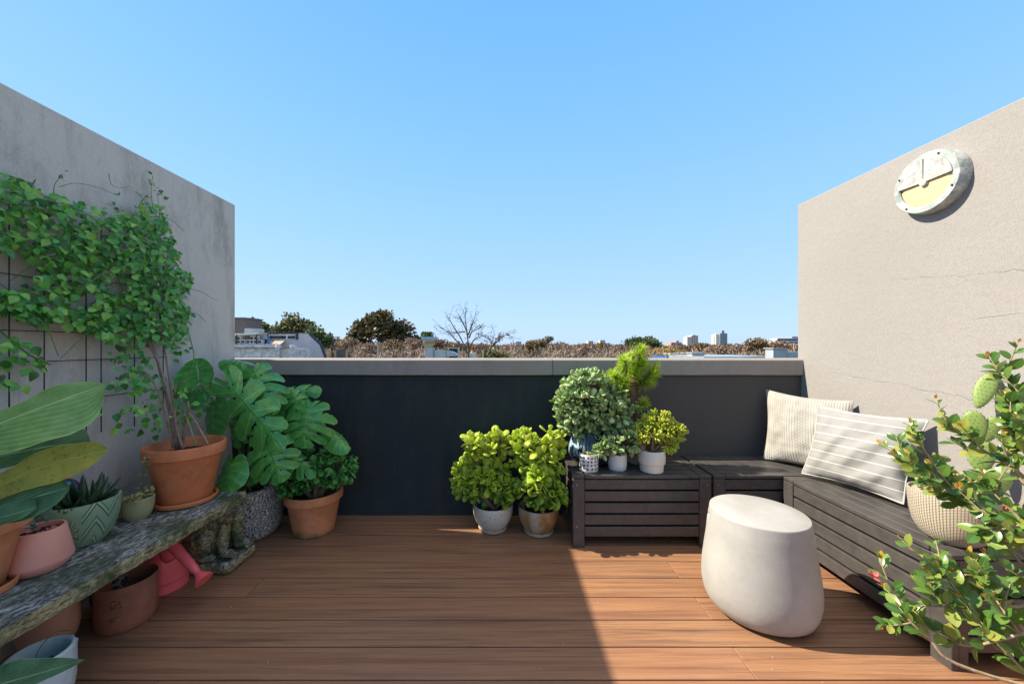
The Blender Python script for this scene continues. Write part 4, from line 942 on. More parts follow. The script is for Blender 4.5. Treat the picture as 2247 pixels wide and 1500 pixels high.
# sage green relief bowl with gasteria
c = (-1.655, 1.455, SZT); t = pot('potted_gasteria', 'dark spiky gasteria in a sage green bowl with raised geometric relief, on the stone bench', 'potted plant', c,
    [(0, 0), (.060, 0), (.070, .004), (.092, .04), (.106, .085), (.1125, .13), (.114, .165), (.112, .17), (.105, .17), (.103, .162), (.10, .145), (0, .14)], M['greenpot'], .10, .143)
T_gas = fatT([(0, .13), (.3, .13), (.6, .10), (.85, .05), (1.0, .01)], 6, .45, .12)
mb = MB(); k = 46; a = rng.random(k)*2*PI; r = .06*np.sqrt(rng.random(k)); el = np.radians(rng.uniform(15, 75, k)); pos = np.stack([c[0]+r*np.cos(a), c[1]+r*np.sin(a), np.full(k, SZT+.145)], 1); a2 = a+rng.normal(0, .5, k)
mb.inst(T_gas, pos, np.stack([np.cos(a2)*np.cos(el), np.sin(a2)*np.cos(el), np.sin(el)], 1), np.repeat([[0, 0, 1.]], k, 0), rng.uniform(.07, .12, k)); mb.build('foliage', M['aloe'], t, sharp=None)
# round plant label
lp = P(150, 1068, 1.50); t = thing('plant_label', 'oval plant label with red rim and blue field stuck behind the gasteria', 'plant label', lp)
def oval(rx, rz, th, name, m, off=0, parent=t, cen=lp):
    V = []; n_ = 40
    for s_ in (0, 1):
        for i in range(n_): aa = 2*PI*i/n_; V.append((cen[0]+rx*math.cos(aa), cen[1]-off-th*s_+.004*math.cos(aa), cen[2]+rz*math.sin(aa)))
    b = MB(); b.add(V, [list(range(n_)), [n_+i for i in range(n_)][::-1]]+[[i, n_+i, n_+(i+1) % n_, (i+1) % n_] for i in range(n_)]); b.build(name, m, parent, smooth=False)
oval(.044, .036, .001, 'rim', simple('label_red', (.45, .03, .04), .4)); oval(.040, .032, .0012, 'blue_field', simple('label_blue', (.03, .12, .42), .4), .001)
oval(.034, .022, .0012, 'pale_field', simple('label_sky', (.30, .50, .62), .4, .3, 90), .0022)
mb = MB()
for i in range(7): x = lp[0]-.024+i*.008; mb.box(x, x+.005, lp[1]-.0046, lp[1]-.0036, lp[2]+.002+.0015*(i % 2), lp[2]+.012-.002*(i % 3), 0)
mb.build('printed_marks', simple('label_yellow', (.65, .55, .08), .4), t, smooth=False)
mb = MB()
for x, z in ((.010, -.010), (.022, -.004), (-.002, -.014)): mb.sphere(lp+np.array([x, -.0035, z]), (.007, .001, .007), 10, 6)
mb.build('printed_flowers', simple('label_orange', (.65, .18, .03), .4), t)
# pink pot
c = (-1.603, 1.283, SZT); t = pot('potted_small_succulent', 'blue-green succulent seedling in a tapered pink clay pot on the stone bench', 'potted plant', c,
    [(0, 0), (.062, 0), (.066, .003), (.082, .028), (.083, .034), (.0635, .138), (.062, .141), (.057, .141), (.056, .135), (.057, .122), (0, .12)], M['pink'], .057, .122, sharp=28)
pos, dd, uu, sc = rosettes(np.array([(c[0]+.005, c[1]+.02, SZT+.16), (c[0]-.02, c[1], SZT+.15), (c[0]-.01, c[1]+.03, SZT+.185)]), [(0, 0, 1.)]*3, 3, .024, 40, 85)
mb = MB(); mb.inst(T_sedum, pos, dd, uu, sc); mb.build('foliage', simple('blue_green_leaf', (.08, .20, .14), .4, .2), t, sharp=None)
# fiddle-leaf fig in the near terracotta pot
c = (-1.630, 1.140, SZT); tf = pot('potted_fiddle_leaf_fig', 'fiddle-leaf fig with big veined leaves in worn terracotta pot, near end of stone bench', 'potted plant', c,
    terra_profile(.062, .118, .245, .014, .27, .010), M['terra4'], .10, .20, (.090, .026), M['terra3'])
def blade(path, up, hw, prof, cols=11, rows=30, fold=.25, wave=.08, roll=.0, asym=(1, 1), seed=0):
    mid = spline([P(*q) for q in path], rows); T = unit(np.gradient(mid, axis=0)); up = np.array(up, float); V = []; A = []
    for i in range(rows):
        v = i/(rows-1); u_ = unit(up-T[i]*np.dot(up, T[i])); x = np.cross(T[i], u_); wv = hw*np.interp(v, *zip(*prof))
        for j in range(cols):
            u = -1+2*j/(cols-1); s = asym[0] if u < 0 else asym[1]
            z = fold*abs(u)*wv+wave*hw*math.sin(v*17+seed+(2 if u > 0 else 0))*abs(u)**2-roll*wv*u*u
            V.append(mid[i]+x*u*wv*s+u_*z); A.append((u, v, .5))
    F = [[i*cols+j, i*cols+j+1, (i+1)*cols+j+1, (i+1)*cols+j] for i in range(rows-1) for j in range(cols-1)]
    return V, F, A
FID = [(0, .05), (.06, .30), (.2, .52), (.4, .70), (.6, .92), (.75, 1.0), (.88, .86), (.95, .58), (1.0, .06)]
base = np.array([c[0], c[1]-.02, SZT+.2])
def fleaf(path, up, hw, mat, **k):
    mb = MB(); mb.add(*blade(path, up, hw, FID, **k)); mb.build('leaf', M[mat], tf, sharp=None)
fleaf([(-190, 985, 1.02), (-60, 950, 1.06), (90, 893, 1.12), (232, 842, 1.20)], (.28, -.80, .55), .098, 'fiddle', asym=(.45, 1.4), fold=.12, seed=1)
fleaf([(-180, 1035, 1.08), (-20, 1005, 1.12), (100, 980, 1.17), (198, 970, 1.22)], (.2, -.7, .7), .07, 'fiddle_d', fold=.2, seed=2)
fleaf([(-180, 1110, 1.02), (-20, 1070, 1.06), (100, 1022, 1.10), (238, 985, 1.15)], (.25, -.85, .5), .062, 'fiddle_y', fold=.1, seed=3, asym=(.8, 1))
fleaf([(-180, 1150, 1.02), (-40, 1125, 1.05), (60, 1095, 1.08), (152, 1068, 1.12)], (.15, -.8, .6), .068, 'fiddle_d', fold=.15, seed=4, asym=(1, 1))
fleaf([(-160, 1170, 1.0), (-60, 1150, 1.02), (20, 1130, 1.04), (80, 1112, 1.06)], (.15, -.5, .9), .045, 'fiddle_d', fold=.2, seed=5)
fleaf([(-120, 975, 1.2), (-40, 965, 1.2), (24, 950, 1.22)], (.2, -.8, .6), .02, 'fiddle_y', seed=6)
mb = MB(); mb.tube(spline([base, base+[-.03, -.02, .14], P(-170, 900, 1.05)], 16), .009, 8)
for q in ((-190, 985, 1.02), (-180, 1040, 1.08), (-180, 1110, 1.02), (-180, 1150, 1.02), (-160, 1170, 1.0), (-120, 975, 1.2)): mb.tube(spline([base+[-.03, -.02, .16], P(*q)], 6), .004, 6)
mb.build('stem', M['bark'], tf, sharp=None)

# ------------------------------------------------------------------ monstera in the granite-look planter
c = (-1.60, 2.31, 0); tm = pot('potted_monstera', 'monstera with large split leaves in a wide speckled granite-look planter in the corner', 'potted plant', c,
    [(0, 0), (.150, 0), (.170, .006), (.190, .03), (.202, .07), (.207, .14), (.207, .30), (.204, .308), (.190, .308), (.188, .295), (.186, .26), (0, .25)], M['granite'], .186, .255)
OUT = np.array([(0.02, .0), (.22, -.17), (.52, -.20), (.82, -.05), (.98, .18), (1.0, .40), (.88, .62), (.66, .80), (.36, .93), (0, 1.0)])
def monstera_leaf(J, Tp, W, up, nl=6, cut=.5, droop=.25, cup=.25, holes=True, seed=0, split=True):
    J, Tp, up = np.array(J), np.array(Tp), np.array(up, float); L = np.linalg.norm(Tp-J); Y = (Tp-J)/L; Z = unit(up-Y*np.dot(up, Y)); X = np.cross(Y, Z)
    E = spline(OUT, 121); r = np.random.default_rng(seed); V = []; F = []; A = []
    def pt(s, t, side):
        e = E[min(120, max(0, int(s*120)))]; f = s*120-int(s*120); e = e*(1-f)+E[min(120, int(s*120)+1)]*f
        m = np.array([0, .90*s**1.15]); q = m+(e-m)*t+np.array([0, .05*math.sin(PI*t)*(1-s)])
        x = q[0]*W*side; y = q[1]*L
        z = -cup*W*(abs(q[0])**2)*1.3-droop*L*(q[1]**2)*.9+.02*W*math.sin(s*nl*2*PI)*t+.03*W*math.sin(7*q[1]+seed)*t
        return J+X*x+Y*y+Z*z-np.array([0, 0,   .32*W*abs(q[0])**2+.12*L*max(0, q[1])**2*(1 if split else .3)])
    for side in (-1, 1):
        for k in range(nl):
            s0, s1 = k/nl, (k+1)/nl; sc_ = (s0+s1)/2; t0 = [.9, .40, .26, .24, .30, .55][k % 6]*(.5/cut)*r.uniform(.9, 1.1) if split else 2
            nt_, ns = 14, 8; off = len(V)
            wl = 0 if k == 0 else 1; wr = 0 if k == nl-1 else 1
            for i in range(nt_+1):
                t = .015+.985*i/nt_
                g = 0 if t < t0 else min(.38, .38*((t-t0)/(1-t0+1e-6))**.5)*(1 if t < .93 else 1+7*(t-.93))
                h = .42*math.exp(-((t-.22)/.055)**2) if holes and 0 < k < nl else 0
                for j in range(ns+1):
                    s = s0+(s1-s0)*j/ns; a = (s-sc_); 
                    gl = (g*wl if a < 0 else g*wr); hl_ = h*wl if a < 0 else 0
                    s2 = sc_+a*(1-max(gl, hl_)); tt = t*(1-.12*g*abs(a/(s1-s0)*2)**2)
                    V.append(pt(s2, tt, side)); A.append((t, s, .5))
            for i in range(nt_):
                for j in range(ns):
                    f = [off+i*(ns+1)+j, off+i*(ns+1)+j+1, off+(i+1)*(ns+1)+j+1, off+(i+1)*(ns+1)+j]; F.append(f if side > 0 else f[::-1])
    mb = MB(); mb.add(V, F, A); mb.build('leaf', M['monstera'], tm, sharp=None)
    # yellowish midrib and petiole
    return J
ctr = np.array([c[0], c[1], .26]); mb = MB()
LV = [((497, 837, 2.04), (612, 965, 1.94), .138, (-.1, -.9, .45), .12, .45, True), ((556, 808, 2.16), (582, 880, 2.05), .135, (.0, -.65, .75), .5, .6, True), ((678, 888, 2.10), (656, 972, 2.02), .15, (.1, -.85, .5), .25, .35, True),
      ((580, 955, 2.02), (610, 1045, 1.94), .135, (-.05, -.8, .6), .25, .35, True), ((560, 885, 2.34), (690, 828, 2.3), .13, (.1, -.8, .6), .2, .3, True), ((437, 840, 2.06), (432, 786, 2.12), .10, (.0, -.8, .6), -.1, -.3, True),
      ((512, 1008, 2.02), (480, 1082, 1.93), .095, (-.2, -.9, .4), .15, .2, False), ((722, 950, 2.2), (760, 985, 2.12), .055, (.2, -.7, .7), .2, .2, False), ((600, 905, 2.25), (560, 985, 2.2), .11, (-.3, -.7, .5), .2, .2, True),
      ((640, 930, 2.28), (720, 900, 2.32), .09, (.3, -.7, .5), .2, .2, True), ((470, 880, 2.2), (455, 960, 2.15), .10, (-.3, -.8, .5), .2, .2, False), ((540, 800, 2.22), (478, 780, 2.2), .06, (0, -.6, .8), .3, .3, False), ((560, 1000, 2.15), (520, 1060, 2.1), .08, (-.3, -.7, .6), .3, .3, False), ((610, 990, 2.2), (680, 1020, 2.1), .075, (.2, -.7, .6), .3, .3, True), ((520, 900, 2.22), (500, 975, 2.16), .10, (-.3, -.8, .4), .3, .4, True), ((640, 860, 2.3), (668, 905, 2.2), .08, (.1, -.8, .6), .3, .4, True), ((455, 850, 2.15), (400, 850, 2.1), .09, (0, -.7, .7), .4, .4, True)]
for i, (j, tp, W, up, dr, cu, sp) in enumerate(LV):
    J = P(*j); Tt = P(*tp); monstera_leaf(J, Tt, W, up, 6, .36 if i == 5 else .5, dr, cu, sp and i != 5, i+3, sp and i not in (5, 16))
    b0 = ctr+np.array([*rng.normal(0, .05, 2), 0]); mid = (b0+J)/2+np.array([0, .05, .04+.1*abs(J[0]-b0[0])]); mb.tube(spline([b0, mid, J+np.array([0, .005, -.003])], 16), np.linspace(.0085, .0045, 16), 7)
mb.build('leaf_stalks', M['greenstem'], tm, sharp=None)
mb = MB()
for i in range(9): a = rng.random()*6.3; p0 = ctr+np.array([.05*math.cos(a), .05*math.sin(a)-.05, .02]); mb.tube(spline([p0, p0+[.03*math.cos(a), -.04, .03], p0+[.07*math.cos(a), -.07, -.02]], 8), .003, 5)
mb.build('aerial_roots', M['bark'], tm, sharp=None)

# ------------------------------------------------------------------ things under and beside the stone bench
# rusty round planter
c = (-1.593, 1.573, 0); t = pot('rusty_planter', 'empty rusty brown steel cylinder planter on the deck under the stone bench', 'planter', c,
    [(0, 0), (.080, 0), (.088, .004), (.096, .02), (.0985, .04), (.0985, .186), (.0975, .188), (.0955, .188), (.0950, .18), (.094, .04), (0, .02)], M['rust'], pname='shell')
for pz in (.125, .075):
    a = math.radians(-62); n_ = np.array([math.cos(a), math.sin(a), 0]); tg = np.array([-n_[1], n_[0], 0]); p0 = np.array(c)+n_*.099+[0, 0, pz]
    mb = MB(); hw_ = .013; V = [p0-tg*hw_, p0-tg*hw_+n_*.009, p0+tg*hw_+n_*.009, p0+tg*hw_]; mb.tube(V, .0035, 6); 
    if pz > .1: mb.tube([p0-tg*.013+[0, 0, .02], p0-tg*.013-[0, 0, .012]], .003, 6); mb.tube([p0+tg*.013+[0, 0, .02], p0+tg*.013-[0, 0, .012]], .003, 6); mb.tube([p0-tg*.013+[0, 0, .02], p0+tg*.013+[0, 0, .02]], .003, 6)
    mb.build('bracket', M['rust'], t, sharp=None)
# coral watering can
c = (-1.645, 1.80, 0); t = thing('watering_can', 'coral pink plastic watering can on the deck under the stone bench', 'watering can', c)
mb = MB(); mb.lathe([(0, 0), (.092, 0), (.095, .004), (.093, .03), (.088, .034), (.0895, .04), (.092, .052), (.086, .058), (.080, .12), (.066, .17), (.045, .20), (.03, .215), (.026, .215), (.03, .2), (.06, .16), (0, .15)], c, 56); mb.build('body', M['coral'], t, sharp=30)
mb = MB(); s0, s1, s2 = P(370, 1190, 1.74), P(418, 1238, 1.70), P(434, 1256, 1.69); b0 = np.array([-1.60, 1.775, .15])
mb.tube(spline([b0, s0, s1, s2], 16), np.concatenate([np.linspace(.03, .026, 6), np.linspace(.024, .0125, 10)]), 14); mb.build('spout', M['coral'], t, sharp=None)
mb = MB(); dr = unit(s2-s1)*np.array([1, 1, 1]); e = s2+dr*.045; mb.tube([s2-dr*.004, s2+dr*.006, e-dr*.004, e], [.0135, .015, .036, .037], 22); mb.build('rose', M['coral'], t, sharp=40)
mb = MB(); mb.tube(spline([(-1.70, 1.83, .06), (-1.76, 1.86, .12), (-1.73, 1.85, .21), (-1.66, 1.82, .215)], 16), .009, 8); mb.build('handle', M['coral'], t, sharp=None)
# peach pot, lace pot
c = (-1.742, 1.425, 0); pot('peach_pot', 'rounded peach clay pot on the deck half hidden under the stone bench', 'pot', c,
    [(0, 0), (.046, 0), (.052, .004), (.074, .04), (.083, .085), (.082, .13), (.074, .165), (.066, .17), (.064, .165), (.07, .13), (0, .1)], M['peach'])
c = (-1.735, 1.66, 0); pot('patterned_pot', 'dark pot with pale lace pattern in the shadow under the stone bench', 'pot', c, [(0, 0), (.06, 0), (.075, .05), (.08, .15), (.077, .155), (.072, .15), (0, .1)], M['lace'])
# pale blue faceted pot
c = (-1.455, 1.165, 0)
def facet(a, z): k = 14; ph = (int(round(z/.033)) % 2)*.5; return 1+.055*abs(((a/(2*PI)*k+ph) % 1)*2-1)-.02
pr = [(0, 0), (.045, 0)]+[(.062+.016*math.sin(min(1, z/.13)*PI/2), z) for z in (0.0, .033, .066, .099, .132, .165, .198)]+[(.070, .203), (.066, .200), (.064, .18), (.06, .12), (0, .11)]
fr = lambda a, z: facet(a, z) if z < .2 else 1.0
t = pot('faceted_pot', 'pale blue glazed pot with diamond facets and a few seedlings, by the stone bench', 'potted plant', c, pr, M['facet'], .062, .135, fr=fr, seg=56, sharp=8)
mb = MB(); k = 26; a = rng.random(k)*6.28; pos = np.stack([c[0]+.04*np.cos(a)*rng.random(k), c[1]+.04*np.sin(a)*rng.random(k)-.01, np.full(k, .14)], 1); mb.inst(T_shrub, pos, rng.normal(0, .6, (k, 3))+[-.1, -.2, .7], rng.normal(0, 1, (k, 3))+[0, 0, 1], rng.uniform(.03, .06, k)); mb.build('seedlings', M['vine'], t, sharp=None)
mb = MB(); mb.tube(spline([(c[0], c[1], .14), (c[0]-.02, c[1]+.01, .19), (c[0]-.015, c[1]+.05, .225), (c[0]+.01, c[1]+.075, .215)], 14), .0014, 5); mb.build('tendril', M['greenstem'], t)
# leaf plant at the very left foot of the picture
c = (-1.44, .86, 0); t = pot('potted_broadleaf_plant', 'plant with one long pointed leaf reaching over the deck at the near left corner', 'potted plant', c, terra_profile(.06, .085, .15), M['terra'], .07, .12)
LAN = [(0, .05), (.1, .5), (.3, .95), (.5, 1.0), (.7, .72), (.85, .38), (1.0, .02)]
for i, (path, up, hw) in enumerate([([(-120, 1560, .93), (-20, 1508, .96), (80, 1478, .99), (186, 1446, 1.03)], (.1, -.55, .8), .045), ([(-130, 1560, .9), (-230, 1520, .85), (-330, 1560, .8)], (0, -.5, .8), .05)]):
    mb = MB(); mb.add(*blade(path, up, hw, LAN, fold=.25, seed=i)); mb.build('leaf', M['fiddle_d'], t, sharp=None)
mb = MB(); mb.tube(spline([(c[0], c[1], .12), (c[0]+.02, c[1]+.02, .17), P(-120, 1560, .93)], 10), .004, 6); mb.build('stem', M['greenstem'], t)

# ------------------------------------------------------------------ glossy-leaved shrub in the near right corner
sc0 = (1.86, .93, 0); t = pot('potted_glossy_shrub', 'loose shrub with glossy oval leaves and orange young shoots in the near right corner', 'potted plant', sc0, terra_profile(.11, .16, .26), M['terra'], .14, .22)
root = np.array([sc0[0], sc0[1], .22]); fork = np.array([1.80, .95, .42])
BR = [[(2330, 1500, .93), (2240, 1500, .95), (2089, 1451, .98), (2042, 1404, 1.0), (1995, 1359, 1.02), (1975, 1317, 1.04), (1948, 1272, 1.05), (1930, 1222, 1.06)],
      [(2330, 1380, .95), (2247, 1389, .96), (2131, 1416, 1.0), (2072, 1394, 1.02), (2010, 1367, 1.04)],
      [(2340, 1440, .98), (2200, 1330, 1.02), (2120, 1260, 1.06), (2075, 1330, 1.04), (2040, 1290, 1.05)],
      [(2330, 1420, .98), (2190, 1380, 1.0), (2120, 1320, 1.02), (2080, 1270, 1.04), (2050, 1245, 1.06)],
      [(2340, 1300, 1.0), (2230, 1330, 1.02), (2160, 1300, 1.04), (2130, 1215, 1.06)],
      [(2340, 1350, .97), (2260, 1260, 1.0), (2200, 1180, 1.03), (2150, 1110, 1.06), (2105, 1070, 1.08)],
      [(2340, 1300, 1.0), (2230, 1190, 1.03), (2121, 1100, 1.08), (2067, 1044, 1.11), (2023, 980, 1.13), (1998, 955, 1.14)],
      [(2320, 1260, 1.0), (2190, 1140, 1.05), (2090, 1080, 1.1), (2010, 1035, 1.12), (1968, 1000, 1.14)],
      [(2340, 1150, 1.0), (2247, 1045, 1.06), (2158, 987, 1.1), (2116, 955, 1.12), (2077, 932, 1.14)],
      [(2360, 1050, 1.0), (2300, 950, 1.03), (2247, 875, 1.08), (2215, 840, 1.1), (2190, 812, 1.12)],
      [(2350, 1180, .98), (2270, 1090, 1.02), (2215, 1010, 1.06), (2208, 950, 1.08), (2213, 900, 1.1)],
      [(2360, 1240, .96), (2290, 1200, 1.0), (2230, 1130, 1.04), (2180, 1080, 1.07), (2160, 1040, 1.1)],
      [(2340, 1480, .95), (2260, 1420, .98), (2210, 1350, 1.0), (2170, 1290, 1.03), (2150, 1250, 1.05)],
      [(2340, 1000, 1.0), (2280, 930, 1.04), (2250, 915, 1.08), (2225, 880, 1.1)],
      [(2340, 1520, .93), (2260, 1480, .95), (2180, 1400, .98), (2150, 1360, 1.0)],
      [(2360, 1180, .95), (2280, 1150, .98), (2200, 1160, 1.0), (2140, 1170, 1.03)],
      [(2360, 1080, .98), (2290, 1040, 1.02), (2230, 960, 1.06), (2240, 880, 1.1)]]
mb = MB(); lp_, ld_, lu_, ls_ = [], [], [], []; ny_p, ny_d, ny_s = [], [], []
mb.tube(spline([root, (root+fork)/2+[.01, 0, 0], fork], 8), np.linspace(.016, .011, 8), 8)
def leaves_along(pts, n, L, f0=.2):
    T = unit(np.gradient(pts, axis=0)); m = len(pts)
    for i in range(n):
        f = f0+(1-f0)*i/max(1, n-1); k = min(m-1, int(f*(m-1))); a = i*2.4+rng.normal(0, .4); d = T[k]; s = unit(np.cross(d, [.2, .3, 1])); b = np.cross(s, d)
        q = unit((math.cos(a)*s+math.sin(a)*b)*.9+d*(.55+.5*f)+np.array([-.05, -.1, .12])); lp_.append(pts[k]); ld_.append(q); lu_.append(unit(np.array([-.55, -.35, .9])+rng.normal(0, .45, 3))); ls_.append(L*rng.uniform(.7, 1.15)*(1-.25*f))
    for i in range(3 if rng.random() < .6 else 1): ny_p.append(pts[-1]); ny_d.append(unit(T[-1]+rng.normal(0, .5, 3))); ny_s.append(L*rng.uniform(.22, .45))
for bi, path in enumerate(BR):
    pts = spline([fork if q[1] > 1150 else fork+np.array([.0, .02, .12]) for q in path[:1]]+[P(*q) for q in path], 34); mb.tube(pts, np.linspace(.0052, .0016, 34), 6)
    vis = pts[10:]; leaves_along(vis, 13 if bi else 8, .055, .3 if bi else .45)
    for k in range(4 if bi else 3):
        i = int(rng.integers(12, 32)); T = unit(pts[min(33, i+1)]-pts[i-1]); q = unit(T*.7+rng.normal(0, .55, 3)); l = rng.uniform(.05, .11); tw = spline([pts[i], pts[i]+q*l*.5+rng.normal(0, .004, 3), pts[i]+q*l+np.array([0, 0, .012])], 8)
        mb.tube(tw, np.linspace(.0022, .0012, 8), 5); leaves_along(tw, 7, .044, .3)
mb.build('branches', M['twig'], t, sharp=None)
mb = MB(); mb.inst(T_shrub, np.array(lp_), np.array(ld_), np.array(lu_), np.array(ls_)); mb.build('foliage', M['shrub'], t, sharp=None)
mb = MB(); mb.inst(T_shrub, np.array(ny_p), np.array(ny_d), rng.normal(0, 1, (len(ny_p), 3)), np.array(ny_s)); mb.build('young_foliage', M['shrub_new'], t, sharp=None)
mb = MB(); bp = P(1918, 1262, 1.05); mb.inst(T_vine, np.repeat(bp[None], 5, 0), rng.normal(0, .7, (5, 3)), rng.normal(0, 1, (5, 3)), .016); mb.build('pink_bud', simple('pink_bud', (.55, .10, .10), .5), t)

# fallen leaves and crumbs on the deck
fl = [(P(x, y, deck_y(y)), s) for x, y, s in ((1470, 1188, .026), (1455, 1185, .02), (1478, 1192, .022), (1500, 1180, .024), (1442, 1186, .018), (1430, 1190, .02), (1290, 1178, .014), (1505, 1176, .02), (345, 1262, .02), (372, 1292, .016), (1145, 1185, .016))]
for i, (p, s) in enumerate(fl):
    mb = MB(); mb.inst(T_shrub, [np.array([p[0], p[1], .004])], [rng.normal(0, 1, 3)*[1, 1, .15]], [(0, 0, 1.)], s)
    o = mb.build('fallen_leaf', M['shrub'] if i % 3 else M['shaggy'], None, off=(float(p[0]), float(p[1]), .0)); tag(o, 'small fallen leaf lying on the deck boards', 'fallen leaf', 'fallen leaves on the deck')
mb = MB()
for i in range(150):
    x, y_ = rng.uniform(-1.3, 1.9), rng.uniform(1.15, 2.45)
    if rng.random() < .5: x, y_ = rng.normal(.9, .35), rng.normal(2.3, .12)
    mb.sphere((x, min(y_, 2.5), .001), rng.uniform(.0008, .0022), 5, 3)
tag(mb.build('crumbs', simple('pale_crumbs', (.5, .45, .38), .9)), 'pale crumbs of soil and bark scattered over the deck boards', 'crumbs', None, 'stuff')

# ------------------------------------------------------------------ roofs, trees and towers beyond the parapet
GZ = -9.0
def pbox(mb, x0, x1, y0, y1, d, dep, c=0):
    """box whose front face spans the photo rectangle at distance d"""
    a = P(x0, y1, d); b = P(x1, y0, d); V = [(x, y, z) for x in (a[0], b[0]) for y in (d, d+dep) for z in (a[2], b[2])]
    uv = [(i, k, .5) for i in (0, 1) for j in (0, 1) for k in (0, 1)]
    mb.add(V, [(0, 1, 3, 2), (4, 6, 7, 5), (0, 4, 5, 1), (2, 3, 7, 6), (0, 2, 6, 4), (1, 5, 7, 3)], uv); return mb
def pprism(mb, poly, d, dep):
    n = len(poly); V = [P(x, y, d) for x, y in poly]+[P(x, y, d)+np.array([0, dep, 0]) for x, y in poly]
    mb.add(V, [list(range(n))[::-1], [n+i for i in range(n)]]+[[i, (i+1) % n, n+(i+1) % n, n+i] for i in range(n)]); return mb
lilac = simple('lilac_white_render', (.50, .47, .48), .9, .08, 2, .2, 20); slate = simple('dark_fascia', (.03, .032, .04), .6); white = simple('white_paint', (.66, .65, .63), .7, .1, 2)
stained = simple('stained_white_render', (.56, .53, .53), .9, .42, 3.5); tin = simple('tin_roof', (.55, .47, .38), .5, .15, 3); navy = simple('dark_glass', (.015, .02, .03), .15); blue = simple('blue_paint', (.03, .12, .32), .5)
brickd = m_brick('dark_brick', (.17, .12, .11), (.21, .155, .14), (.26, .22, .20), 2.2)
D1 = 30
hb = thing('gabled_house', 'pale lilac rendered house with a black-edged clerestory window strip and sloping parapet', 'house', (float(P(640, 760, D1)[0]), D1, GZ))
mb = MB(); pprism(mb, [(600, 900), (600, 742), (652, 742), (652, 731), (679, 733), (704, 757), (716, 790), (716, 900)], D1, .25); mb.build('wall', lilac, hb, smooth=False)
mb = MB(); pprism(mb, [(566, 728.5), (652.5, 728.5), (652.5, 745), (648.5, 745), (648.5, 732.5), (566, 732.5)], D1-.12, .3); mb.build('fascia', slate, hb, smooth=False)
mb = MB(); pbox(mb, 572, 648.5, 732.6, 744, D1-.02, 1); mb.build('clerestory_wall', white, hb, smooth=False)
for x0, x1 in ((590, 627), (631, 647)): mb = MB(); pbox(mb, x0, x1, 736.5, 743, D1-.06, .1); mb.build('window', navy, hb, smooth=False)
mb = MB()
a = P(596, 743.5, D1+.3); b = P(630, 743.5, D1+.3); c_ = P(615, 755, D1-1.2); d_ = P(582, 755, D1-1.2); k = 11
for i in range(k):
    f0, f1 = i/k, (i+.72)/k; V = [a+(b-a)*f0, a+(b-a)*f1, d_+(c_-d_)*f1, d_+(c_-d_)*f0]; mb.add(V+[v-np.array([0, 0, .1]) for v in V], [[0, 1, 2, 3], [7, 6, 5, 4], [3, 2, 6, 7], [1, 5, 6, 2], [0, 4, 5, 1], [0, 3, 7, 4]])
mb.build('ribbed_roof', tin, hb, smooth=False)
mb = MB(); tubep = [P(x, y, D1+.1) for x, y in ((652, 731), (679, 732.5), (704, 756.5), (716, 789))]; mb.tube(tubep[:2], .05, 6); mb.tube(tubep[1:3], .13, 6); mb.tube(tubep[2:], .13, 6); mb.build('verge', slate, hb)
D2 = 26
sb2 = thing('parapet_row', 'stained white rendered parapet of the neighbouring shopfronts with two round-topped pillars', 'parapet', (float(P(580, 770, D2)[0]), D2, GZ))
mb = MB(); pbox(mb, 480, 650, 765, 900, D2, 2); mb.build('wall', stained, sb2, smooth=False)
mb = MB(); pbox(mb, 480, 646, 762, 763.4, D2-.15, .5); mb.build('cornice', simple('dirty_cornice', (.16, .13, .12), .9, .3, 6), sb2, smooth=False)
mb = MB(); pbox(mb, 480, 646, 763.4, 765, D2-.05, .5); pbox(mb, 480, 598, 755, 762, D2+.1, .5); mb.build('upper_band', stained, sb2, smooth=False)
for x in (608, 640):
    mb = MB(); pbox(mb, x-4.5, x+4.5, 760.5, 900, D2-.25, .5); p = P(x, 760.5, D2); mb.sphere(p, (.14, .14, .14), 14, 8); pprism(mb, [(x-5, 761), (x, 755.5), (x+5, 761)], D2-.2, .3); mb.build('pillar', stained, sb2, smooth=False)
D3 = 29
ac = thing('roof_deck_building', 'flat roofed building with a row of white air conditioners under its canopy', 'building', (float(P(550, 750, D3)[0]), D3, GZ))
mb = MB(); pbox(mb, 470, 592, 755, 900, D3, 4); mb.build('wall', stained, ac, smooth=False)
mb = MB(); pbox(mb, 470, 592, 736, 755, D3+2.6, .2); mb.build('back_wall', simple('dark_plant_wall', (.10, .10, .11), .8, .2), ac, smooth=False)
mb = MB(); pprism(mb, [(470, 731), (552, 731), (568, 729.5), (568, 731), (556, 734), (470, 734)], D3-.2, 3); mb.build('canopy', white, ac, smooth=False)
for x in (518, 562, 586): mb = MB(); pbox(mb, x, x+1.2, 733, 755, D3, .08); mb.build('canopy_post', slate, ac, smooth=False)
mb = MB(); pbox(mb, 586, 590.5, 737, 754, D3-.05, .1); mb.build('blue_screen', blue, ac, smooth=False)
for i, (x, y) in enumerate([(520, 745), (530, 745), (541, 745), (549, 745), (557, 745), (567, 745), (520, 737.5), (549, 737), (557.5, 736.5)]):
    u = thing('air_conditioner', 'white outdoor air conditioner unit in the row on the neighbouring roof deck', 'air conditioner', P(x, y+8, D3+.3), 'air conditioners on the roof deck')
    mb = MB(); pbox(mb, x, x+8, y, y+(9.5 if i < 6 else 7), D3+.3, .3); mb.build('casing', white, u, smooth=False)
    mb = MB(); q = P(x+3.4, y+4.6, D3+.29); mb.tube([q-np.array([0, .0, 0]), q-np.array([0, .03, 0])], .10, 14); mb.build('fan_grille', slate, u)
bb = thing('brick_stair_tower', 'dark brown brick stair tower beside the shaded wall end', 'tower', (float(P(520, 730, 40)[0]), 40, GZ))
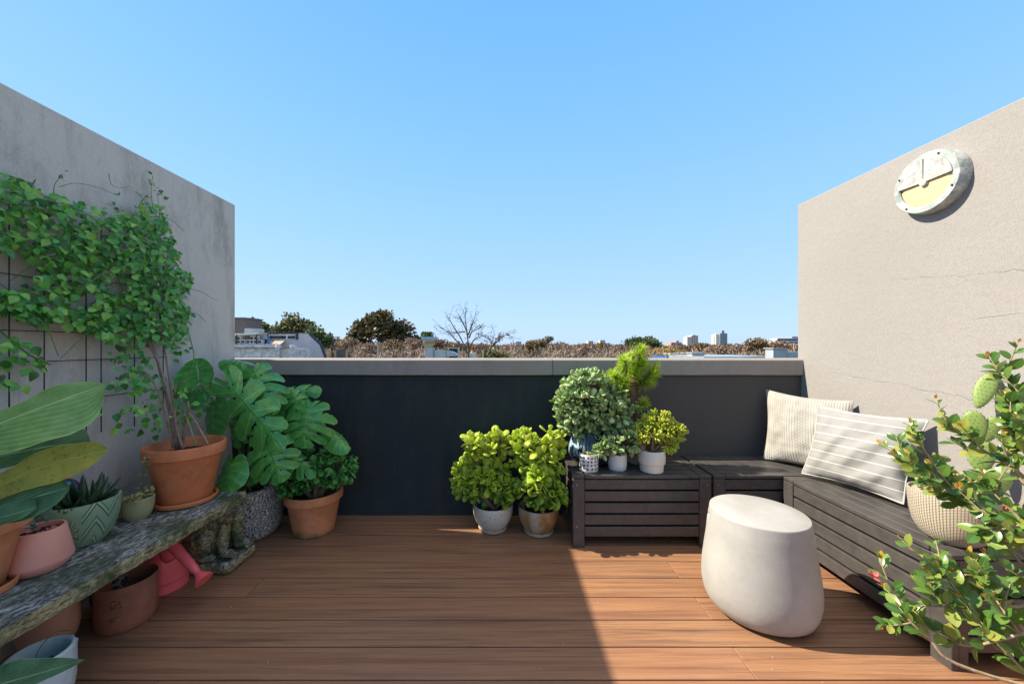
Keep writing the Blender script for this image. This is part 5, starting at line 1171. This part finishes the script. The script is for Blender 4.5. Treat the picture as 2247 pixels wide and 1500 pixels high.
mb = MB(); pbox(mb, 470, 536, 697.5, 900, 40, 3); mb.build('wall', brickd, bb, smooth=False); mb = MB(); pbox(mb, 470, 536.6, 696, 697.5, 39.9, 3.2); mb.build('capping', simple('grey_capping', (.2, .2, .21), .7), bb, smooth=False)
mb = MB(); pbox(mb, 536.5, 552, 720, 900, 38, 2); o = mb.build('roof_box', white, None, smooth=False); tag(o, 'small white roof enclosure beside the brick tower', 'roof enclosure')
# metal duct on the roof nearby
D4 = 13; galv = simple('galvanised_sheet', (.45, .47, .50), .35, .18, 4, .0, 20, .7)
du = thing('roof_duct', 'galvanised kitchen exhaust duct with a flared square cowl standing just beyond the parapet', 'duct', (float(P(941, 790, D4)[0]), D4, -2))
mb = MB(); pbox(mb, 932, 950, 763, 1000, D4, .3); mb.build('riser', galv, du, smooth=False)
mb = MB()
def frus(x0, x1, x2, x3, y0, y1): a = [P(x0, y0, D4-.08), P(x1, y0, D4-.08), P(x1, y0, D4+.4), P(x0, y0, D4+.4)]; b = [P(x2, y1, D4), P(x3, y1, D4), P(x3, y1, D4+.3), P(x2, y1, D4+.3)]; mb.add(a+b, [[0, 1, 5, 4], [1, 2, 6, 5], [2, 3, 7, 6], [3, 0, 4, 7], [3, 2, 1, 0], [4, 5, 6, 7]])
frus(925, 954, 928, 952, 744, 753.5); frus(928, 951, 931, 949, 753.5, 763); mb.build('cowl', simple('warm_zinc', (.52, .46, .40), .4, .15, 6, 0, 20, .5), du, smooth=False)
mb = MB(); pbox(mb, 924, 955, 738.5, 744, D4-.12, .55); mb.build('rim', simple('blue_zinc', (.28, .40, .55), .3, .2, 6, 0, 20, .7), du, smooth=False)
mb = MB(); pbox(mb, 954, 978, 768.5, 790, D4, .35); mb.build('horizontal_duct', galv, du, smooth=False)
mb = MB(); arc = [(979+24*math.sin(t), 780-10.5*math.cos(t)) for t in np.linspace(0, PI/2, 12)]; pprism(mb, arc+[(1003, 781.5), (979, 781.5)], D4, .35); mb.build('bend', galv, du, smooth=False)
mb = MB(); mb.tube(spline([P(950, 750, D4-.05), P(948, 760, D4-.05), P(951, 768, D4-.05), P(953, 790, D4-.05)], 12), .012, 6); mb.build('pipe', simple('teal_pipe', (.15, .30, .30), .5), du)
fr_ = thing('roof_hatch', 'dark square roof vent with pale frame behind the duct bend', 'roof vent', (float(P(995, 775, 14)[0]), 14, -2))
mb = MB(); pbox(mb, 985, 1004, 764.5, 1000, 14.02, .3); mb.build('opening', navy, fr_, smooth=False)
mb = MB()
for r_ in ((980, 1006, 762.5, 764.5), (1004, 1006, 764.5, 800)): pbox(mb, *r_[:2], r_[2], r_[3], 13.95, .4)
mb.build('frame', simple('pale_frame', (.45, .42, .38), .7), fr_, smooth=False)
ch = thing('chimney', 'small chimney with an orange clay pot right of the duct', 'chimney', (float(P(1037, 785, 16)[0]), 16, -2)); mb = MB(); pbox(mb, 1030, 1044, 774, 1000, 16, .3); mb.build('stack', stained, ch, smooth=False)
mb = MB(); q = P(1037, 774, 16.15); mb.lathe([(.09, 0), (.07, .03), (.06, .09), (.085, .115), (.08, .125), (.0, .12)], q, 18); mb.build('clay_pot', M['terra3'], ch)
mb = MB(); pbox(mb, 738, 751, 766, 1000, 16, .35); tag(mb.build('chimney', simple('sooty_render', (.10, .085, .08), .9, .3, 5), None, smooth=False), 'small dark sooty chimney stub left of the big tree', 'chimney')
mb = MB(); q = P(830, 762, 12); mb.tube([(q[0], q[1], -3), tuple(q)], .022, 8); tag(mb.build('vent_pipe', M['steel']), 'thin grey vent pipe standing in front of the bare trees', 'pipe')
wbrick = m_brick('whitewashed_brick', (.42, .46, .52), (.36, .40, .47), (.24, .26, .30), 6.5)
for (x0, x1, y0, d, lab) in ((1519, 1545, 775, 15, 'short whitewashed brick chimney at the left end of the metal ridge'), (1697, 1727, 765, 13, 'taller whitewashed brick chimney near the sunlit wall')):
    cb = thing('brick_chimney', lab, 'chimney', (float(P((x0+x1)/2, 790, d)[0]), d, -2)); mb = MB(); pbox(mb, x0, x1, y0, 1000, d, .4); mb.build('stack', wbrick, cb, smooth=False)
    mb = MB(); pbox(mb, x0-1, x1+1, y0-2, y0, d-.04, .48); mb.build('cap', simple('worn_cap', (.4, .36, .32), .9, .3, 20), cb, smooth=False)
mb = MB(); pbox(mb, 1727.5, 1790, 771.5, 1000, 13.1, .3); tag(mb.build('brick_wall', wbrick, None, smooth=False), 'low whitewashed brick party wall running behind the sunlit wall', 'wall')
mb = MB(); pprism(mb, [(1545, 1000), (1545, 782.5), (1700, 782), (1700, 1000)], 14, 3); tag(mb.build('metal_roof', simple('grey_metal_roof', (.38, .42, .46), .4, .15, 2, 0, 20, .4), None, smooth=False), 'grey metal roof ridge between the two whitewashed chimneys', 'roof')
mb = MB(); pprism(mb, [(1459, 860), (1463, 781.5), (1482, 783.5), (1490, 860)], 20, 2); tag(mb.build('blue_awning', blue, None, smooth=False), 'blue awning seen just above the parapet', 'awning')
mb = MB(); pbox(mb, 1470, 1520, 775, 777, 45, 2); tag(mb.build('flat_roof', white, None, smooth=False), 'thin white flat roof among the bare trees', 'roof')
# far buildings
def tower(lab, boxes, d, cat='tower block', name='tower_block'):
    x = np.mean([b[0] for b in boxes]); t = thing(name, lab, cat, (float(P(x, 760, d)[0]), d, GZ))
    for (x0, x1, y0, y1, dep, m, off) in boxes: mb = MB(); pbox(mb, x0, x1, y0, y1, d+off, dep); mb.build('block', m, t, smooth=False)
fa = m_facade('beige_flats', (.48, .42, .38), (.16, .13, .13), 3, 9); fb = m_facade('cream_flats', (.66, .64, .58), (.34, .33, .33), 2, 12, .5, .4); fc = m_facade('shaded_flats', (.24, .28, .33), (.10, .12, .16), 5, 14); fd = m_facade('brick_flats', (.42, .27, .20), (.2, .14, .12), 5, 3); fe = m_facade('pale_flats', (.52, .45, .40), (.3, .26, .24), 4, 4); fg = m_facade('ribbon_office', (.40, .42, .46), (.06, .08, .12), 1, 5, 1.0, .5); ff = m_facade('white_flats', (.60, .56, .54), (.30, .16, .14), 2, 8, .8, .45)
tower('brown and white tower block left of the tallest tower', [(1508, 1517, 739, 775, 10, ff, 0), (1517, 1532, 736, 775, 14, fa, 4), (1520, 1527, 734.5, 736, 6, fa, 6)], 480)
tower('tallest tower block, cream on one side and blue-grey in shade on the other', [(1567, 1571, 736, 772, 8, fa, 3), (1571, 1580, 733, 772, 10, fb, 0), (1580, 1596, 731, 772, 14, fc, -2), (1584, 1589.5, 725, 731, 8, fc, 0)], 520)
tower('low orange brick block of flats on the skyline', [(1473, 1496, 751, 775, 12, fd, 0), (1484, 1490, 747, 751, 6, fd, 2)], 300, 'flats', 'brick_flats')
tower('pair of pale flats on the skyline left of the needle plant', [(1277, 1290, 753, 775, 10, fe, 0), (1291, 1302, 748, 775, 12, fa, 5)], 420, 'flats', 'pale_flats')
tower('small beige tower peeping over bare trees', [(1317, 1328, 746, 775, 10, fa, 0)], 450)
tower('narrow beige tower block far left on the skyline, near the bare tree', [(1132, 1144, 749, 775, 10, fa, 0)], 400)
tower('long office building with dark ribbon windows beside the sunlit wall', [(1706, 1800, 742, 775, 30, fg, 0), (1738, 1800, 738, 742, 20, fc, 4)], 260, 'office building', 'office_building')
tower('teal glass tower peeping between the trees at left', [(594, 600, 717, 775, 8, simple('teal_glass', (.12, .26, .28), .2), 0)], 200)

# ------------------------------------------------------------------ trees
mo = np.array([[-.5, 0, 0], [.5, 0, 0], [.35, .6, .18], [-.35, .6, .18], [0, 1.0, .05]]); T_clump = (mo, [[0, 1, 2, 3], [3, 2, 4]], np.array([[-1, 0, 0], [1, 0, 0], [.5, .6, 0], [-.5, .6, 0], [0, 1, 0]], float))
def leafmat(name, cols): return m_leaf(name, cols, .6, .18)
m_euc = leafmat('brown_green_tree_leaf', [(.05, .045, .018), (.11, .09, .035), (.20, .16, .06), (.28, .21, .09)]); m_fig = leafmat('dark_tree_leaf', [(.035, .06, .018), (.09, .13, .035), (.16, .20, .05)])
m_olv = leafmat('olive_tree_leaf', [(.07, .08, .025), (.16, .16, .05), (.26, .25, .08)]); m_org = leafmat('orange_tree_leaf', [(.30, .17, .02), (.42, .25, .03), (.30, .24, .04)]); m_tw = m_bark('pale_bare_twig', (.20, .14, .10), (.50, .39, .30), 2)
m_tw2 = m_bark('dark_bare_twig', (.06, .045, .035), (.16, .12, .09), 2)
def leafy_tree(lab, ells_px, d, n, size, mat, group=None, name='leafy_tree', trunkpx=None):
    ells = []; 
    for (x, y, rx, ry) in ells_px: q = P(x, y, d); ells.append((q, np.array([rx*d/FL, rx*d/FL*.8, ry*d/FL])))
    b = ells[0][0]; bx = b[0] if trunkpx is None else (trunkpx-CX)*d/FL; t = thing(name, lab, 'tree', (bx, d, GZ), group)
    mb = MB(); mb.tube(spline([(bx, d, GZ), (bx+.1, d, GZ*.4), tuple(b)], 10), np.linspace(.32, .12, 10), 8)
    for e in ells: mb.tube(spline([(bx, d, b[2]-2.5), (e[0]+np.array([bx, d, b[2]-2.5]))/2, tuple(e[0])], 6), np.linspace(.14, .05, 6), 6)
    mb.build('trunk', m_tw2, t, sharp=None)
    # leaf clusters grouped in puffs, so the crown has light and dark lumps and gaps
    mb = MB(); vol = np.array([np.prod(e[1]) for e in ells])**(2/3); pr = vol/vol.sum(); npf = max(10, n//42)
    for k in range(npf):
        e = ells[rng.choice(len(ells), p=pr)]; v = unit(rng.normal(0, 1, 3)); v[2] = abs(v[2])*.9+v[2]*.1 if rng.random() < .6 else v[2]; cc_ = e[0]+v*e[1]*rng.uniform(.55, .98); pr_ = size*rng.uniform(1.8, 3.2)
        m_ = int(n/npf); w_ = unit(rng.normal(0, 1, (m_, 3))); pos = cc_+w_*pr_*rng.uniform(.4, 1, (m_, 1))*[1, 1, .7]; mb.inst(T_clump, pos, w_+rng.normal(0, .6, (m_, 3)), w_+[0, 0, .8]+rng.normal(0, .4, (m_, 3)), size*rng.uniform(.6, 1.2, m_), np.clip(rng.normal(rng.uniform(.25, .75), .2, m_), 0, 1))
    mb.build('crown', mat, t, sharp=None); return t
leafy_tree('big spreading brown-green tree, tallest crown in the middle left of the skyline', [(835, 738, 45, 26), (830, 708, 26, 18), (797, 724, 22, 15), (872, 724, 26, 18), (846, 696, 14, 9), (783, 746, 18, 12), (893, 748, 18, 12)], 60, 6500, .46, m_euc)
leafy_tree('rounded olive-green tree behind the gabled house roof', [(640, 720, 24, 15), (622, 728, 16, 12), (664, 716, 18, 9), (640, 702, 12, 6), (683, 730, 16, 9)], 48, 2500, .36, m_olv)
leafy_tree('dark green tree behind the white roof enclosure', [(560, 718, 20, 14), (578, 725, 16, 10), (548, 710, 10, 7)], 55, 2600, .30, m_fig)
leafy_tree('leaning fan-leaved tree right of the gabled house', [(700, 742, 16, 14), (712, 752, 12, 12), (690, 730, 10, 8)], 42, 1500, .28, m_fig)
leafy_tree('dense dome-shaped dark green tree on the skyline', [(1408, 754, 34, 13), (1390, 757, 20, 9), (1430, 757, 18, 9)], 120, 4200, .55, m_fig)
leafy_tree('orange-yellow autumn tree below the dome-shaped tree', [(1450, 776, 26, 9), (1480, 774, 22, 8), (1425, 778, 18, 8)], 50, 2600, .22, m_org)
leafy_tree('yellow-green bush-like tree behind the clay chimney pot', [(1075, 782, 22, 12), (1105, 783, 20, 10)], 32, 1500, .15, m_olv)
leafy_tree('olive tree clump low on the skyline right of the bare tree', [(1165, 772, 22, 10), (1250, 775, 24, 10)], 60, 2200, .28, m_olv)
leafy_tree('round dark tree on the skyline left of the duct', [(940, 738, 14, 9), (925, 748, 14, 9)], 60, 1300, .25, m_fig)
leafy_tree('small olive tree on the skyline, half hidden by the silver jade', [(1195, 750, 10, 8), (1205, 744, 6, 5)], 80, 700, .25, m_olv)
leafy_tree('dark green hedge-like tree right of the tallest tower', [(1605, 764, 18, 9), (1625, 768, 16, 8)], 110, 1600, .4, m_fig)
m_win = leafmat('winter_canopy', [(.14, .085, .06), (.30, .20, .14), (.46, .33, .24)]); m_win2 = leafmat('rusty_canopy', [(.10, .06, .03), (.22, .14, .06), (.34, .24, .10)])
for i, (px, py, rx, ry, d) in enumerate([(728, 752, 26, 13, 50), (765, 757, 24, 14, 44), (815, 765, 34, 12, 40), (862, 760, 30, 14, 42), (905, 758, 26, 15, 46), (965, 756, 22, 12, 52), (1005, 762, 28, 12, 44), (1050, 765, 26, 9, 60), (1130, 765, 34, 10, 55), (1178, 757, 22, 12, 50), (1225, 763, 30, 10, 62),
      (1270, 767, 30, 9, 52), (1320, 764, 26, 9, 60), (1365, 768, 26, 9, 50), (1500, 768, 26, 10, 56), (1540, 764, 22, 9, 64), (1580, 768, 30, 9, 50), (1632, 765, 28, 11, 46), (1662, 757, 26, 13, 44), (1705, 762, 26, 12, 46), (1740, 766, 24, 11, 52)]):
    leafy_tree('rounded crown of brown winter twigs in the tree band beyond the parapet', [(px, py, rx, ry), (px+rng.uniform(-12, 12), py+3, rx*.7, ry*.7)], d, 1500, .20*d/50, m_win if i % 3 else m_win2, 'twiggy winter crowns beyond the parapet', 'winter_tree')
# bare winter trees: four prototypes, copied
def bare_tree(h, seed, spread=.55, depth=6, r0=.02, fan=3, first=.30):
    r = np.random.default_rng(seed); mt = MB(); mc = MB()
    def grow(p, d, l, rad, lv):
        d = unit(d); q = p+d*l; m_ = (p+q)/2+r.normal(0, l*.05, 3); (mt if lv == 0 else mc).tube(spline([p, m_, q], 4 if lv < 3 else 3), np.linspace(rad, rad*.68, 4 if lv < 3 else 3), 5 if lv < 3 else 3, cap=False)
        if lv >= depth: return
        for k in range(fan if lv else fan+1):
            nd = unit(d*(1.0 if lv else .9)+unit(np.cross(d, r.normal(0, 1, 3)))*spread*r.uniform(.5, 1.5)+np.array([0, 0, .12])); grow(p+(q-p)*(1 if k == 0 else r.uniform(.55, 1)), nd, l*r.uniform(.62, .86), rad*.62, lv+1)
    grow(np.array([0, 0, 0.]), np.array([r.normal(0, .05), r.normal(0, .05), 1.]), first*h, r0*h, 0)
    return mt, mc
def put_bare(mt, mc, mat, lab, grp, loc, name='bare_tree'):
    t = thing(name, lab, 'tree', (0, 0, 0), grp); mt.build('trunk', mat, t, sharp=None); mc.build('branches', mat, t, sharp=None); t.location = [float(v) for v in loc]; return t
protos = []
for s_, (sp, fn) in enumerate(((.62, 3), (.75, 3), (.55, 3), (.85, 3))):
    mt, mc = bare_tree(1.0, 20+s_, sp, 6, .016, fn, .27); protos.append((mt, mc))
grpb = 'bare winter trees beyond the parapet'; labb = 'leafless grey-brown tree in the tangled band of bare trees beyond the parapet'
first = {}
def place_bare(k, px, ytop, d, matk=0):
    q = P(px, ytop, d); h = q[2]-GZ
    key = (k, matk)
    if key not in first: t = put_bare(*protos[k], (m_tw, m_tw2)[matk], labb, grpb, (q[0], d, GZ)); first[key] = t
    else: t = copy_thing(first[key]); t.location = (float(q[0]), d, GZ)
    t.rotation_euler = (0, 0, float(rng.random()*6.3)); t.scale = (h/1.05*rng.uniform(.9, 1.2),)*2+(h/1.05,)
for i in range(120):
    px = 690+(1790-690)*((i*.618034) % 1)+rng.normal(0, 6); d = rng.uniform(30, 75); place_bare(i % 4, px, 750+rng.uniform(-9, 14) if px > 930 else 743+rng.uniform(-6, 16), d, int(rng.random() < .3))
for px, yt, d in ((1185, 738, 34), (1160, 742, 36), (1500, 745, 30), (1670, 728, 30), (1690, 733, 28), (1640, 740, 34), (1715, 738, 33), (740, 728, 40), (760, 735, 38), (655, 763, 20), (672, 758, 21), (690, 762, 20), (612, 690, 50), (628, 688, 52), (600, 708, 50), (960, 730, 38), (1580, 738, 40), (1530, 742, 36), (1230, 745, 40), (1340, 748, 40)): place_bare(int(rng.integers(0, 4)), px, yt, d)
# two free-standing bare trees with their own outline
def tall_bare(lab, px, ytop, d, paths, seed):
    mt = MB(); mc = MB(); r = np.random.default_rng(seed); b = P(px, 790, d)
    mt.tube(spline([(b[0], d, GZ), tuple(b), P(*paths[0][0], d)], 8), np.linspace(.15, .085, 8), 8)
    for path in paths:
        pts = spline([P(x, y, d)+np.array([0, r.normal(0, .3), 0]) for x, y in path], 14); mc.tube(pts, np.linspace(.060, .016, 14), 5)
        for k in range(11):
            i = int(r.integers(4, 14)); T = unit(pts[i]-pts[i-1]); q = unit(T+r.normal(0, .55, 3)); l = r.uniform(.3, .9); tip = pts[i]+q*l; mc.tube([pts[i], pts[i]+q*l*.5+r.normal(0, .03, 3), tip], [.014, .011, .008], 4)
            for _ in range(2): qq = unit(q+r.normal(0, .6, 3)); mc.tube([tip, tip+qq*l*.4], [.009, .007], 3)
    o = thing('bare_tree', lab, 'tree', (b[0], d, GZ), None); mt.build('trunk', m_tw2, o, sharp=None); mc.build('branches', m_tw2, o, sharp=None)
    lf = MB(); n_ = 130; allp = np.concatenate([np.concatenate(mc.V)]); q = allp[r.integers(0, len(allp), n_)]+r.normal(0, .12, (n_, 3)); q = q[q[:, 2] > P(0, 765, d)[2]]; lf.inst(T_clump, q, r.normal(0, 1, (len(q), 3)), r.normal(0, 1, (len(q), 3)), .09); lf.build('last_leaves', m_euc, o)
tall_bare('tall free-standing bare tree with a few last leaves, right of the duct', 1029, 682, 27, [[(1028, 760), (1027, 735), (1021, 700), (1022, 685)], [(1027, 740), (1020, 720), (1012, 700), (1006, 688)], [(1028, 735), (1035, 715), (1039, 702), (1041, 695)], [(1027, 775), (1010, 740), (995, 715), (987, 700)], [(1025, 770), (1000, 745), (985, 730), (966, 717)], [(1029, 740), (1036, 728), (1050, 720), (1060, 712)], [(1028, 765), (1040, 745), (1052, 740), (1062, 735)], [(1020, 728), (1008, 728), (992, 731)]], 5)
tall_bare('slender bare tree leaning right beside the tall free-standing one', 1062, 735, 25, [[(1065, 785), (1078, 762), (1090, 745), (1093, 738)], [(1075, 768), (1078, 752), (1074, 742)], [(1082, 758), (1098, 742), (1112, 733)]], 6)
# far-off wood: one mass of brown and olive crowns
mb = MB(); mb2 = MB()
for k in range(2300):
    d = rng.uniform(80, 420); px = rng.uniform(520, 1800) if k < 1150 else rng.choice([rng.uniform(-700, 520), rng.uniform(1800, 2900)]); base = 755.5+4*mnoise.noise(Vector((px*.02, d*.01, 0))); top = base+rng.uniform(0, 5)+(80/d)*6
    q = P(px, top, d); r_ = rng.uniform(1.6, 3.4)*(d/150)**.35; m_ = 22; w_ = unit(rng.normal(0, 1, (m_, 3))); w_[:, 2] = np.abs(w_[:, 2]); pos = q-np.array([0, 0, r_])+w_*r_*[1.5, 1, 1]
    (mb if rng.random() < .75 else mb2).inst(T_clump, pos, w_+rng.normal(0, .5, (m_, 3)), w_+[0, 0, .7], r_*.38, np.full(m_, rng.random()))
    if k % 2 == 0: pos = pos-np.array([0, 0, r_*1.2]); mb.inst(T_clump, pos, w_+rng.normal(0, .5, (m_, 3)), w_+[0, -.6, .5], r_*.5, np.full(m_, rng.random()))
tag(mb.build('distant_wood', leafmat('winter_wood', [(.13, .085, .055), (.24, .165, .11), (.34, .25, .17)]), sharp=None), 'brown winter woodland filling the distance under the skyline', 'woodland', None, 'stuff')
tag(mb2.build('distant_evergreens', leafmat('evergreen_wood', [(.03, .045, .015), (.06, .075, .025), (.10, .10, .035)]), sharp=None), 'dark green crowns scattered through the distant winter woodland', 'woodland', None, 'stuff')
# nearer under-storey that closes the view just above the coping
mb = MB()
for k in range(1300):
    d = rng.uniform(36, 78); px = rng.uniform(690, 1800) if k < 700 else rng.choice([rng.uniform(-300, 560), rng.uniform(1800, 2500)]); top = (765 if px > 930 else 758)+rng.uniform(0, 16); q = P(px, top, d); r_ = rng.uniform(.8, 1.6); m_ = 34
    w_ = unit(rng.normal(0, 1, (m_, 3))); pos = q-np.array([0, 0, r_])+w_*r_*[1.6, 1, 1]; mb.inst(T_needle, pos, w_+rng.normal(0, 1.3, (m_, 3))+[0, 0, .2], rng.normal(0, 1, (m_, 3)), rng.uniform(.4, 1.1, m_), np.clip(rng.normal(.5, .3, m_), 0, 1))
tag(mb.build('brushwood', leafmat('brushwood', [(.16, .11, .08), (.33, .235, .175), (.50, .39, .30)]), sharp=None), 'tangle of bare pinkish brown twigs between the leafless trees', 'brushwood', None, 'stuff')
